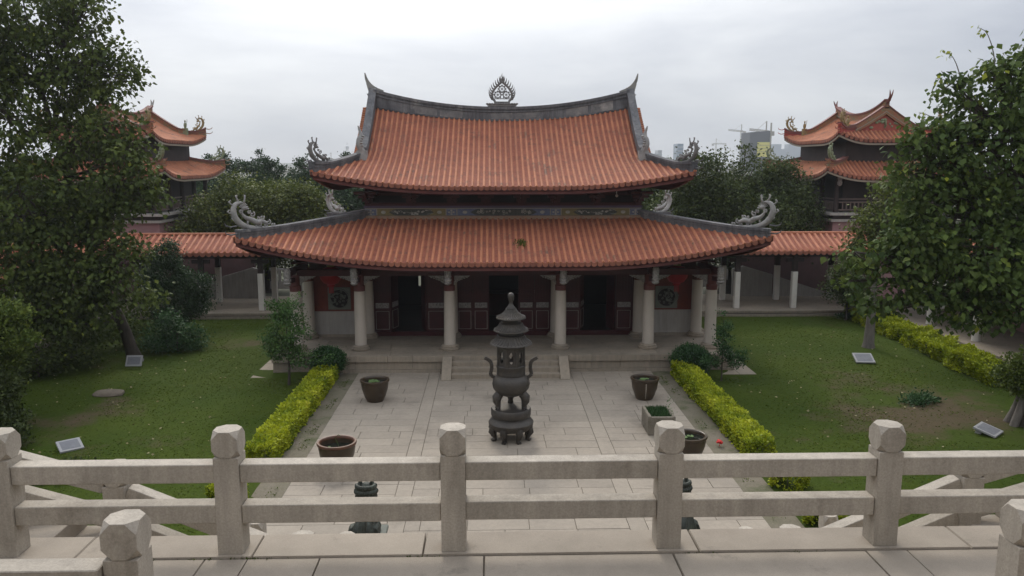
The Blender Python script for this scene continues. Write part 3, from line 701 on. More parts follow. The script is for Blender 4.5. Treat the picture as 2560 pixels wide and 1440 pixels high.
for sx, side in ((-1, 'left'), (1, 'right')):
    t = thing('stair_balustrade', f'granite post and sloping rail flanking the upper steps at the bottom {side} corner', 'balustrade', (sx * 2.72, 4.5, 4.72))
    piece('post', pmesh, t, (sx * 2.74, 4.55, 4.72), (1.02, 1.02, 1.06))
    for i in (1, 2): piece('post', pmesh, t, (sx * (2.74 + 1.9 * i), 4.55, 4.72), (1.02, 1.02, 1.06))
    for i in (0, 1):
        for z0, z1 in ((5.36, 5.55), (4.96, 5.14)):
            a, b = sorted((sx * (2.85 + 1.9 * i), sx * (4.53 + 1.9 * i))); MB().box(a + .004, b - .004, 4.40, 4.56, z0, z1).build('rail', granite, t, bevel=.006)
    MB().prism([(4.44, 4.70), (4.44, 4.80), (1.0, 6.16), (1.0, 4.7)], *sorted((sx * 2.56, sx * 2.72)), 'x').build('stair_cheek', granite, t)
    # flight running down along the terrace wall towards the middle
    f = thing('side_stairs', f'granite flight descending along the terrace wall on the {side}', 'stairs', (sx * 4, 6.9, 2))
    x0, zt, run, rise = 5.25, 4.74, .38, .165
    for i in range(8): a, b = sorted((sx * (4.86 - i * run), sx * (4.86 - (i + 1) * run))); MB().box(a, b, 6.50, 7.42, 2.0, zt - (i + 1) * rise).build('step', kerbst, f, bevel=.006)
    MB().box(*sorted((sx * 8, sx * 4.861)), 6.50, 7.42, 2.0, zt - .02).build('landing', kerbst, f)
    b_ = thing('side_stair_balustrade', f'sloping granite balustrade of the {side} side flight below the terrace', 'balustrade', (sx * 4, 7.3, 2.5))
    tz = lambda x: zt - max(0, (x0 - x)) / run * rise
    pxs = [7.6, 5.85, 4.1, 2.38]
    for x in pxs: piece('post', pmesh, b_, (sx * x, 7.3, tz(x) - .14), (1, 1, .96))
    for a, b in zip(pxs, pxs[1:]):
        for z0 in (.60, .26):
            MB().bar((sx * (a - .1), 7.3, tz(a - .1) + z0), (sx * (b + .1), 7.3, tz(b + .1) + z0), .14, .15).build('rail', granite, b_, bevel=.005)
    l = thing('landing_balustrade', f'low granite posts on the landing below the terrace, {side} of the central flight', 'balustrade', (sx * 2, 7.6, 2))
    for x, y in ((1.98, 7.42), (2.95, 7.75)): piece('post', pmesh, l, (sx * x, y, 3.22), (.72, .72, 1.03))
    MB().bar((sx * 2.06, 7.42, 3.95), (sx * 2.3, 7.34, 3.95), .1, .12).build('rail', granite, l)
MB_ = thing('central_stairs', 'granite flight from the middle landing down to the court', 'stairs', (0, 9, 0), kind='structure')
MB().box(-3.1, 3.1, 6.48, 7.9, 0, 3.26).build('landing', kerbst, MB_)
for i in range(18): MB().box(-1.85, 1.85, 7.9 + i * .32, 7.9 + (i + 1) * .32, -.05, 3.26 - (i + 1) * .178).build('step', kerbst, MB_)

# ================================================================ MAIN HALL
hall = thing('temple_hall', 'two-tiered temple hall with red tiled upswept roofs and white stone columns', 'temple', (0, 36.5, 0))
YC = 36.5; FL = .65
# podium
pod = MB().box(-8.7, 8.7, 29.62, 2 * YC - 29.62, -.1, FL - .02).build('stone_podium', podst, hall)
y0 = 29.5
bx = [-8.75]; 
while bx[-1] < 8.75: bx.append(min(8.75, bx[-1] + rr.uniform(.9, 1.5)))
if bx[-1] - bx[-2] < .4: bx.pop(-2)
bmesh_ = slab_mesh(.004); bmesh_.name = 'stone_block'; bmesh_.materials.append(podst)
def seg_over(a, b, lo, hi):  # skip what stands behind the stair
    return not (a > lo and b < hi)
for z0, z1, yo in ((.42, .65, 29.46), (.12, .415, 29.53), (-.05, .115, 29.48)):
    off = rr.uniform(-.4, .4)
    for a, b in zip(bx, bx[1:]):
        a2, b2 = (a if a == -8.75 else a + off * (z0 != .42)), (b if b == 8.75 else b + off * (z0 != .42))
        piece('stone_block', bmesh_, pod, ((a2 + b2) / 2, (yo + 29.66) / 2, z1 - .004), (b2 - a2 - .008, 29.66 - yo, z1 - z0 - .006))
for sx in (-1, 1):
    y = 29.46
    while y < 43.4:
        l = min(rr.uniform(1.1, 1.6), 43.54 - y)
        piece('stone_block', bmesh_, pod, (sx * 8.72, y + l / 2, .648), (.12, l - .008, .22)); y += l
fy = 29.67
while fy < 32.9:
    h = .62 if fy < 32.2 else 33.0 - fy; x = -8.66 - rr.uniform(0, .8)
    while x < 8.6:
        l = rr.uniform(1.2, 2.0); a, b = max(x, -8.66), min(x + l, 8.66)
        if 8.66 - b < .4: b = 8.66
        piece('floor_slab', bmesh_, pod, ((a + b) / 2, fy + h / 2, FL + rr.uniform(-.001, .002)), (b - a - .008, h - .008, .03)); x = b if b >= 8.66 else x + l
    fy += h
MB().box(-8.6, 8.6, 33.2, 43.3, FL - .05, FL - .004).build('inner_floor', darkw, pod)
# paved apron round the podium
for sx in (-1, 1):
    y = 28.85
    while y < 42:
        l = rr.uniform(.9, 1.3); piece('apron_slab', bmesh_, pod, (sx * 9.1, y + l / 2, .02), (.62, l - .012, .1)); y += l
    for a, b in ((6.3, 7.4), (7.4, 8.78)): piece('apron_slab', bmesh_, pod, (sx * (a + b) / 2, 29.16, .02), (b - a - .01, .6, .1))
# steps
for i in range(4):
    h0 = FL - i * .16
    o = MB().box(-2.0, 2.0, 29.455 - .30 * (i + 1) + .001 * i, 29.455 if i == 0 else 29.455 - .30 * i + .02, -.06, h0 - .163).build('step', podst, hall, bevel=.008)
for sx in (-1, 1):
    a, b = sorted((sx * 2.003, sx * 2.36))
    MB().prism([(28.32, -.05), (28.32, .03), (28.45, .10), (29.30, .655), (29.457, .655), (29.457, -.05)], a, b, 'x').build('cheek_stone', podst, hall, bevel=.008)
# columns
def column(x, y, ztop, cap=True, r=.225, h0=FL):
    mb = MB(); n_ = 14
    mb.lathe([(r * 1.03, h0 + .2), (r, h0 + .9), (r * .985, h0 + 1.7), (r * .93, ztop)], (x, y), 20)
    c = mb.build('column', colst, hall, smooth=40)
    MB().lathe([(.36, h0), (.38, h0 + .05), (.38, h0 + .09), (.33, h0 + .11), (.34, h0 + .15), (.29, h0 + .205), (r, h0 + .21)], (x, y), 20).build('column_base', podst, c, smooth=40)
    MB().lathe([(r * .96, ztop), (r * .96, ztop + .20), (r * .8, ztop + .22), (r * .8, 3.6)], (x, y), 14).build('column_cap', redt, c, smooth=40)
    return c
CX = [-8.05, -5.6, -2.14, 2.17, 5.62, 8.07]
for x in CX: column(x, 30.58, 2.97)
for x in CX: column(x, 32.72, 3.05)
for x in (-8.05, 8.07):
    for y in (35.2, 37.8, 40.3): column(x, y, 3.05)
# carved hanging posts and wing braces in front of each column
def hang(x):
    mb = MB(); c = (x, 29.42)
    mb.lathe([(.05, 3.36), (.11, 3.39), (.14, 3.44), (.10, 3.48), (.135, 3.52), (.14, 3.58), (.105, 3.61), (.12, 3.64), (.12, 3.96), (.10, 4.0)], c, 12, wob=lambda i, a: .07 * math.cos(6 * a) if 1 < i < 8 else 0)
    for k in range(4):
        z = 3.68 + k * .07
        for a in range(6): mb.ell((x + .11 * math.cos(a + k * .5), 29.42 + .11 * math.sin(a + k * .5), z), (.035, .035, .03), 5, 4)
    mb.build('hanging_lotus_post', brackp, hall, smooth=50)
    MB().bar((x, 29.42, 3.80), (x, 32.6, 3.74), .14, .26).build('bracket_beam', redw, hall)
    MB().bar((x, 29.75, 3.50), (x, 30.5, 3.42), .12, .18).build('bracket_arm', redw, hall)
for x in CX: hang(x)
for a, b in zip(CX, CX[1:]):
    MB().box(a + .1, b - .1, 30.48, 30.68, 3.56, 3.80).build('lintel_beam', redw, hall)
    MB().box(a + .1, b - .1, 32.62, 32.80, 3.40, 3.95).build('lintel_beam', redw, hall)
    for e, sg in ((a, 1), (b, -1)):
        mb = MB(); w_ = .62
        poly = [(e + sg * .2, 3.555)] + [(e + sg * (.2 + w_ * q), 3.555 - .30 * (1 - q) ** 1.6 - .035 * (i % 2)) for i, q in enumerate(np.linspace(0, 1, 9))][::1]
        mb.prism(poly, 30.53, 30.63); 
        for q in range(5): mb.ell((e + sg * (.28 + q * .1), 30.52, 3.50 - .035 * (4 - q)), (.05, .03, .035), 6, 4)
        mb.build('carved_wing_brace', brackp, hall)
# front wall and doors
YW = 32.95
for sx in (-1, 1):
    a, b = sorted((sx * 5.78, sx * 7.98))
    MB().box(a, b, YW, YW + .3, FL, FL + 1.08).build('wall_dado', whitew, hall, bevel=.01)
    MB().box(a, b, YW - .05, YW + .32, FL, FL + .10).build('wall_plinth', podst, hall)
    bw = MB().box(a, b, YW + .02, YW + .28, FL + 1.08, 3.9).build('brick_wall', brick, hall)
    cx_ = sx * 6.83; cz = 2.27
    wn = MB().box(cx_ - .47, cx_ + .47, YW - .03, YW + .019, cz - .47, cz + .47).build('stone_window', plinthm, hall, bevel=.02)
    m2 = MB(); rs = 36
    ring = [(cx_ + .40 * math.cos(2 * math.pi * i / rs), YW - .045, cz + .40 * math.sin(2 * math.pi * i / rs)) for i in range(rs + 1)]
    m2.tube(ring, .03, 6); m2.build('window_ring', plinthm, wn, smooth=60)
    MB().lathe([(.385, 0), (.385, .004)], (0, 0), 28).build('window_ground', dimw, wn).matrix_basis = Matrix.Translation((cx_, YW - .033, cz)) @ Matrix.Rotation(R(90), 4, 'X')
    m3 = MB()
    dr = bezier([(cx_ + sx * .05 * k + .23 * math.cos(k * .95) * (1 - .05 * k), YW - .055, cz + .25 * math.sin(k * .95) * (1 - .06 * k)) for k in range(9)], 40)
    m3.tube(dr, [.03 + .02 * math.sin(i * .7) for i in range(41)], 6)
    for k in range(14):
        a_ = k * 2.4; r_ = .08 + .022 * k
        m3.tube(spiral((cx_ + r_ * math.cos(a_), YW - .05, cz + r_ * math.sin(a_)), .055, 1.1, a_), .016, 4)
    m3.build('dragon_relief', plinthm, wn)
def door_leaf(x0, x1, ang=0, y=YW + .1):
    w_ = x1 - x0; T = Matrix.Translation((x0, y, 0)) @ Matrix.Rotation(ang, 4, 'Z')
    lf = MB(T).box(0, w_, 0, .06, FL + .2, 3.38).build('door_leaf', redd, hall)
    m = MB(T)
    for z0, z1 in ((FL + .28, FL + 1.05),):
        for p in ((.07, .085, z0, z1), (w_ - .085, w_ - .07, z0, z1), (.085, w_ - .085, z0, z0 + .012), (.085, w_ - .085, z1 - .012, z1)): m.box(p[0], p[1], -.012, .0, p[2], p[3])
    m.build('panel_moulding', paleg, lf)
    m = MB(T).box(.07, w_ - .07, -.018, 0, FL + 1.18, FL + 1.40)
    for q in range(5): m.ell((.13 + q * (w_ - .26) / 4, -.02, FL + 1.29), (.05, .02, .06), 6, 4)
    m.build('carved_panel', brackp, lf)
    m = MB(T)
    for q in range(5): m.box(.08 + q * (w_ - .18) / 4, .10 + q * (w_ - .18) / 4, -.02, 0, FL + 1.52, 3.28)
    for q in range(7): m.box(.08, w_ - .08, -.014, -.002, FL + 1.55 + q * .19, FL + 1.57 + q * .19)
    m.build('lattice', redw, lf)
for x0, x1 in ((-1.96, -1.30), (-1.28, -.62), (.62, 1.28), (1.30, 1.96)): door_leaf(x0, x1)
for sx in (-1, 1):
    for x0, x1 in ((2.42, 3.22), (4.72, 5.42)): a, b = sorted((sx * x0, sx * x1)); door_leaf(a, b)
    for xq, an in ((3.24, 1.25), (4.70, 1.9)):
        door_leaf(sx * xq if sx > 0 else -xq, (sx * xq if sx > 0 else -xq) + .68, an if sx > 0 else math.pi - an, YW + .2)
for a, b in ((-5.4, -2.36), (-1.98, 1.98), (2.36, 5.4)):
    MB().box(a, b, YW + .05, YW + .2, FL, FL + .19).build('door_threshold', redd, hall)
    MB().box(a, b, YW + .04, YW + .24, 3.39, 3.9).build('door_head', redw, hall)
for x in (-5.6, -2.16, 2.16, 5.6): MB().box(x - .2, x + .2, YW + .02, YW + .25, FL, 3.9).build('door_jamb', redw, hall)
# side and rear walls, ceiling, a window in the back wall letting the light through
for sx in (-1, 1):
    a, b = sorted((sx * 7.95, sx * 7.7)); MB().box(a, b, YW + .3, 40.3, FL, 3.9).build('side_wall', brick, hall)
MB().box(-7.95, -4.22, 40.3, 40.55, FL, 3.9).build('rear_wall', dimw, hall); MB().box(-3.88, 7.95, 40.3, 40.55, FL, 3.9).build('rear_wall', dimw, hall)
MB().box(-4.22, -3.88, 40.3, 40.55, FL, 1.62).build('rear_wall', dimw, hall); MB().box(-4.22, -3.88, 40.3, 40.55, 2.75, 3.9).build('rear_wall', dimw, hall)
MB().box(-8.3, 8.3, 31.0, 42.0, 3.96, 4.02).build('ceiling', redw, hall)
MB().box(-1.6, 1.6, 37.5, 38.6, FL, 1.7).build('altar', redw, hall)
# lower roof
LR = Roof(Matrix.Translation((0, YC + .45, 0)), 9.42, 8.1, 3.85, 3.72, 4.24, 1.42, .98, .28, .80, .28, upb=.5)
lower = roof_parts(LR, hall, 'lower_roof', 'f', .222, .057, tile, pan, redw, .16, nw=60)
# upper storey: frieze, wall, brackets
FX, FY = 5.6, 32.62
for sx in (0,):
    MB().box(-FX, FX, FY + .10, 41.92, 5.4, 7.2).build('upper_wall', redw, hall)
fz0, fz1 = 5.69, 6.03
fr = MB().box(-FX - .02, FX + .02, FY, FY + .1, fz0 - .08, fz1).build('frieze', creamg, hall)
for a, b, m_ in ((-5.6, -5.16, blueg), (-5.12, -2.36, yelg), (-2.32, -1.92, blueg), (-1.88, 1.88, blueg), (1.92, 2.32, blueg), (2.36, 5.12, yelg), (5.16, 5.6, blueg)):
    p_ = MB().box(a, b, FY - .02, FY - .001, fz0 + .03, fz1 - .03).build('painted_panel', m_, fr)
    q = MB(); xm = (a + b) / 2
    if b - a < 1:
        for k in range(4): q.ell((xm + .09 * math.cos(k * 1.571), FY - .03, (fz0 + fz1) / 2 + .07 * math.sin(k * 1.571)), (.05, .012, .04), 6, 4)
        q.ell((xm, FY - .035, (fz0 + fz1) / 2), (.035, .012, .03), 6, 4); q.box(a + .03, b - .03, FY - .026, FY - .021, fz0 + .05, fz0 + .065); q.box(a + .03, b - .03, FY - .026, FY - .021, fz1 - .065, fz1 - .05)
        q.build('flower_relief', paleg, p_)
    else:
        h_ = (b - a) / 2 * (.66 if m_ is yelg else .72); zm = (fz0 + fz1) / 2
        ct = MB().prism([(xm - h_, zm), (xm - h_ + .18, zm - .1), (xm - h_ + .3, zm - .125), (xm + h_ - .3, zm - .125), (xm + h_ - .18, zm - .1), (xm + h_, zm), (xm + h_ - .18, zm + .1), (xm + h_ - .3, zm + .125), (xm - h_ + .3, zm + .125), (xm - h_ + .18, zm + .1)], FY - .032, FY - .021)
        ct.build('cartouche', darkg, p_)
        rq = random.Random(int(xm * 10))
        for k in range(26):
            x_ = xm + rq.uniform(-h_ + .25, h_ - .25); z_ = zm + rq.uniform(-.085, .085)
            if m_ is blueg: q.tube(spiral((x_, FY - .037, z_), rq.uniform(.04, .08), 1.1, rq.uniform(0, 6), 8, rq.choice((-1, 1))), .012, 4)
            elif k < 14: q.ell((x_, FY - .037, z_), (rq.uniform(.02, .07), .012, rq.uniform(.02, .045)), 6, 4)
            else: q.tube([(x_, FY - .036, z_), (x_ + rq.uniform(-.2, .2), FY - .038, z_ + rq.uniform(-.04, .04)), (x_ + rq.uniform(-.3, .3), FY - .036, z_ + rq.uniform(-.06, .06))], .008, 4)
        for e in (-1, 1): q.ell((xm + e * (h_ + .22), FY - .027, zm), (.10, .012, .07), 8, 4)
        q.build('painted_relief', paleg, p_)
MB().box(-FX - .06, FX + .06, FY - .05, FY + .1, fz1 + .002, fz1 + .09).build('violet_beam', purp, hall)
MB().box(-FX - .1, FX + .1, FY - .09, FY + .1, fz0 - .20, fz0 - .082).build('frieze_ledge', creamg, hall)
ux = [-5.5, -3.75, -2.1, -.72, .72, 2.1, 3.75, 5.5]
for x in ux:
    mb = MB(); mb.box(x - .11, x + .11, FY - .06, FY + .1, 6.14, 6.78)
    for k in range(3): mb.box(x - .20 - .12 * k, x + .20 + .12 * k, FY - .16 - .28 * k, FY - .02, 6.30 + .15 * k, 6.41 + .15 * k); mb.box(x - .06, x + .06, FY - .34 - .28 * k, FY, 6.26 + .15 * k, 6.36 + .15 * k)
    mb.build('bracket_set', redw, hall)
MB().box(-FX, FX, FY - .02, FY + .1, 6.12, 6.22).build('bracket_beam', redw, hall); MB().box(-FX, FX, FY - .02, FY + .1, 6.56, 6.62).build('bracket_beam', redw, hall)
for a, b in zip(ux, ux[1:]):
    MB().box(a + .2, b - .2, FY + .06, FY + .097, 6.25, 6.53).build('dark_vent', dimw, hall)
# upper roof
UR = Roof(Matrix.Translation((0, YC, 0)), 7.12, 5.52, 1.37, 2.36, 6.93, 2.86, .60, .24, .66, .25, True, .56)
upper = roof_parts(UR, hall, 'upper_roof', 'f', .222, .057, tile, pan, redw, .16, nw=44)
# gable walls and the strip of edge tiles outside the gable ridge
for sx in (-1, 1):
    pts = [UR.P('f', sx * 5.7, d) for d in np.linspace(2.36, 5.52, 9)]; pts2 = [UR.P('b', -sx * 5.7, d) for d in np.linspace(5.52, 2.36, 9)]
    mb = MB(); ring = [(p.y, p.z - .1) for p in pts] + [(p.y, p.z - .1) for p in pts2[1:]]
    mb.prism(ring, sx * 5.45, sx * 5.55, 'x'); mb.build('gable_wall', brick, upper)
    # edge tiles projecting over the gable
    for i in range(24):
        d = 2.5 + i * (5.4 - 2.5) / 23
        for fb_ in ('f', 'b'):
            p = UR.P(fb_, sx * 5.74 * (1 if fb_ == 'f' else -1), d)
            MB().tube([p + Vector((-sx * .05, 0, .0)), p + Vector((sx * .42, 0, -.05))], .06, 7).build('gable_edge_tile', tile, upper, smooth=60) if fb_ == 'f' else None
# ridge
def ridge_wall(xs, y, zb, zt, hw, m, name, root, capw=.06):
    pth = [(x, y, 0) for x in xs]
    o = MB().sweep(pth, hw, zb, zt).build(name, m, root)
    c = MB().sweep([(x, y, 0) for x in xs], hw + capw, [z - .02 for z in zt], [z + .10 for z in zt]); c.sweep([(x, y, 0) for x in xs], hw + capw * .7, [b + (t - b) * .80 for b, t in zip(zb, zt)], [b + (t - b) * .80 + .045 for b, t in zip(zb, zt)])
    c.sweep([(x, y, 0) for x in xs], hw + capw * .7, [b + (t - b) * .24 for b, t in zip(zb, zt)], [b + (t - b) * .24 + .04 for b, t in zip(zb, zt)])
    c.build('ridge_moulding', m, o)
    return o
xs = np.linspace(-5.66, 5.66, 45)
zb = [9.50 + .58 * (abs(x) / 5.7) ** 2 for x in xs]; zt = [10.19 + .76 * (abs(x) / 5.7) ** 2.1 for x in xs]
mr = ridge_wall(xs, YC, zb, zt, .17, ridgem, 'main_ridge', upper)
for i in range(9):    # plaster panels set in the ridge face
    a = -5.0 + i * 1.12; xx = np.linspace(a, a + .98, 5)
    MB().sweep([(x, YC - .172, 0) for x in xx], .008, [9.50 + .58 * (abs(x) / 5.7) ** 2 + .24 for x in xx], [10.19 + .76 * (abs(x) / 5.7) ** 2.1 - .17 for x in xx]).build('ridge_panel', ridgep if i % 3 else ridgem, mr)
for sx in (-1, 1):
    P = bezier([(sx * 5.30, YC, 10.86), (sx * 5.62, YC, 11.02), (sx * 5.84, YC, 11.22), (sx * 5.98, YC, 11.46), (sx * 6.05, YC, 11.74)], 14)
    mb = MB()
    for i in range(14):
        h = .27 * (1 - i / 14) ** .8 + .02; mb.bar(P[i], P[i + 1] + (P[i + 1] - P[i]) * .1, .16 * (1 - i / 16), h)
    poly = [(sx * 5.7, 10.3), (sx * 5.78, 10.25), (sx * 5.95, 10.55), (sx * 5.86, 10.6), (sx * 5.99, 10.85), (sx * 5.88, 10.86), (sx * 6.0, 11.3), (sx * 5.7, 11.1)]
    mb.prism(poly, YC - .06, YC + .06); mb.build('swallowtail', ridgel, mr)
    # gable ridges down the slope, front and back, with an upright finial at the foot
    for fb_ in ('f', 'b'):
        q = 1 if fb_ == 'f' else -1
        pth = [UR.P(fb_, sx * q * 5.72, d) for d in np.linspace(5.5, 2.15, 16)]
        n_ = len(pth); hts = [.74 - .36 * (i / (n_ - 1)) ** .6 for i in range(n_)]
        o = MB().sweep(pth, .125, [-.12] * n_, hts).build('gable_ridge', ridgem, upper)
        MB().sweep(pth, .165, [h - .02 for h in hts], [h + .08 for h in hts]).build('ridge_moulding', ridgem, o)
        p = pth[-1]; mb = MB()
        s_ = bezier([(p.x, p.y - q * .05, p.z + .3), (p.x + sx * .10, p.y - q * .16, p.z + .65), (p.x + sx * .02, p.y - q * .08, p.z + .95), (p.x + sx * .12, p.y - q * .1, p.z + 1.32)], 10)
        mb.tube(s_, [.15, .13, .13, .12, .11, .12, .10, .09, .06, .05, .02], 7)
        for k in range(5): v = s_[2 + k]; mb.ell(v + Vector((-sx * .1, -.05 * q, .02)), (.07, .07, .05), 6, 4)
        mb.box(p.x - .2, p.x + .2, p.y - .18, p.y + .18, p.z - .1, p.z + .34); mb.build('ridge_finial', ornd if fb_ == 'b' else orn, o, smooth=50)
dmesh = {}
def hip_ridges(rf, root, h0, h1, m, dm, dscale, wd=.14, tail=.35, fronts=(-1, 1), capm=None, start=0.0, dname='dragon_ornament'):
    for sx in (-1, 1):
        for sy in fronts:
            pth = rf.hip(sx, sy, 30)[::-1][:-1]; n_ = len(pth)       # from the wall outwards
            s0 = int(start * n_); pth = pth[s0:]; n_ = len(pth)
            d = (pth[-1] - pth[-3]); d.z = 0; d.normalize(); kk = max(0, n_ - 9)
            ht = [h0 + (h1 - h0) * (i / (n_ - 1)) ** 2.5 + tail * max(0, (i / (n_ - 1) - .6) / .4) ** 2 for i in range(n_)]
            o = MB().sweep(pth, wd, [-.14] * n_, ht).build('hip_ridge', m, root)
            c = MB().sweep(pth, wd + .05, [h - .03 for h in ht], [h + .06 for h in ht]); c.sweep(pth, wd + .035, [h * .45 for h in ht], [h * .45 + .04 for h in ht]); c.build('ridge_moulding', capm or m, o)
            e = pth[-1] + Vector((0, 0, ht[-1] + .0)) - d * .10 * dscale
            tp = pth[kk] + Vector((0, 0, ht[kk])); rise = pth[-1] + Vector((0, 0, ht[-1])) - tp; pit = math.atan2(rise.z, math.hypot(rise.x, rise.y))
            if dm: put_dragon(dm[0], dm[1], root, e, math.atan2(d.y, d.x), dscale, dname, pit)
            mb = MB()
            for k in (0, 1): q = pth[-1] + Vector((0, 0, .12 + .28 * k)); mb.tube([q, q + d * .25 + Vector((0, 0, -.03)), q + d * .42 + Vector((0, 0, .03)), q + d * .45 + Vector((0, 0, .12))], [.03, .025, .022, .012], 5)
            mb.build('iron_hook', m, o)
D1 = dragon_mesh(); D1.materials.append(orn)
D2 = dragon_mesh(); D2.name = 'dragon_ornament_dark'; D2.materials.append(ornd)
hip_ridges(LR, lower, .24, .14, ridgem, (D1, orn), .72, tail=.06, fronts=(-1,)); hip_ridges(LR, lower, .10, .14, ridgem, (D1, orn), .74, tail=.12, fronts=(1,))
hip_ridges(UR, upper, .18, .18, ridgem, (D2, ornd), .54, tail=.12)
# mortar band where the lower roof meets the wall
MB().sweep([LR.P('f', u, 3.70) for u in np.linspace(-5.6, 5.6, 21)], .16, -.1, .075).build('mortar_band', mat('stained_mortar', (.27, .20, .14), (.22, .13, .085), 3, .9, fine=.15), lower)
# flaming pearl finial on the ridge
fx, fy_, fz = 0.0, YC, 10.19; FT = Matrix.Translation((fx, fy_, fz)) @ Matrix.Diagonal((.84, .9, .79, 1)) @ Matrix.Translation((-fx, -fy_, -fz))
fin = MB(FT)
fin.box(fx - .80, fx + .80, fy_ - .2, fy_ + .2, fz, fz + .15); fin.prism([(fx - .70, fz + .151), (fx - .86, fz + .30), (fx + .86, fz + .30), (fx + .70, fz + .151)], fy_ - .22, fy_ + .22)
for k in range(13): fin.ell((fx - .78 + k * .13, fy_ - .21, fz + .29), (.07, .05, .05), 6, 4)
fin.box(fx - .42, fx + .42, fy_ - .14, fy_ + .14, fz + .301, fz + .42)
fo = fin.build('flame_finial', ornd, upper)
half = [(.36, .42), (.50, .62), (.52, .85), (.42, 1.08), (.24, 1.30), (.06, 1.46), (0, 1.52)]
for sx in (-1, 1):
    mb = MB(FT); P = bezier([(fx + sx * a, fy_, fz + b) for a, b in half], 24)
    mb.tube(P, [.065] * 25, 6)
    for k in range(1, 12):
        p = P[k * 2]; out = Vector((sx * .5, 0, .0)) * (1 - k / 15) + Vector((0, 0, .10 + .025 * k)); out.normalize()
        mb.tube([p, p + out * .12, p + out * .18 + Vector((0, 0, .08)), p + out * .20 + Vector((0, 0, .17))], [.055, .042, .022, .004], 5)
    mb.build('flame_rim', ornd, fo)
mb = MB(FT).tube(bezier([(fx, fy_, fz + 1.46), (fx - .02, fy_, fz + 1.62), (fx + .03, fy_, fz + 1.72), (fx - .01, fy_, fz + 1.84), (fx + .02, fy_, fz + 2.0)], 12), [.09, .08, .07, .06, .055, .05, .045, .04, .03, .022, .015, .01, .004], 6); mb.build('flame_tip', ornd, fo)
for wx, wz in ((0, 1.12), (-.225, .80), (.225, .80)):
    mb = MB(FT); c = Vector((fx + wx, fy_, fz + wz)); r_ = .165
    mb.tube([c + Vector((r_ * math.cos(i * math.pi / 12), 0, r_ * math.sin(i * math.pi / 12))) for i in range(25)], .030, 5, cap=False)
    for k in range(8):
        a = k * math.pi / 4; d = Vector((math.cos(a), 0, math.sin(a))); mb.tube([c, c + d * r_], .014, 4); mb.ell(c + d * (r_ + .04), (.04, .03, .04), 6, 4)
    mb.ell(c, (.045, .035, .045), 6, 4); mb.build('dharma_wheel', ornd, fo)
mb = MB(FT).bar((fx - .4, fy_, fz + .58), (fx + .4, fy_, fz + .58), .04, .05)
for x_ in (-.225, .225): mb.bar((fx + x_, fy_, fz + .42), (fx + x_, fy_, fz + .62), .05, .05)
mb.build('wheel_stand', ornd, fo)
# small weathered tuft and camera
mb = MB().tube([(4.55, FY - .25, 6.74), (4.55, FY - .3, 6.58)], .015, 5); mb.ell((4.55, FY - .34, 6.53), (.06, .07, .06), 8, 5); tag(mb.build('security_camera', whitep, None, smooth=50), 'small white security camera under the right end of the upper eave', 'security camera')
n = 120; P = np.array([LR.P('f', .62 + random.gauss(0, .10), 1.55 + random.gauss(0, .16), .03) for _ in range(n)])
V, _ = leaf_arrays(P, rng.normal(size=(n, 3)) * .5 + np.array([0, -.2, .8]), rng.uniform(.06, .16, n), ratio=.3); tag(leaf_object('roof_weeds', V, rng.random(n), lf_grass, None), 'tuft of pale weeds growing on the lower tiled roof right of centre', 'weeds')
# lanterns
lan = None
for x, side in ((-6.9, 'left'), (6.95, 'right')):
    t = thing('lantern', f'round red silk lantern hanging before the brick wall at the {side} end of the hall', 'lantern', (x, 31.7, 2.95), 'red lanterns under the eaves')
    MB().lathe([(.14, 3.05), (.30, 3.12), (.42, 3.28), (.46, 3.42), (.42, 3.56), (.30, 3.70), (.14, 3.77)], (x, 31.7), 24, wob=lambda i, a: -.03 * abs(math.sin(6 * a))).build('silk_globe', lanm, t, smooth=60)
    MB().lathe([(.15, 3.765), (.16, 3.83), (.02, 3.84), (.012, 4.0)], (x, 31.7), 12).build('top_cap', gold, t)
    mb = MB().lathe([(.15, 3.05), (.15, 2.99), (.03, 2.98)], (x, 31.7), 12)
    for k in range(10): a = k * .628; mb.tube([(x + .08 * math.cos(a), 31.7 + .08 * math.sin(a), 2.99), (x + .09 * math.cos(a), 31.7 + .09 * math.sin(a), 2.70)], .012, 4)
    mb.build('tassel', lanm, t)
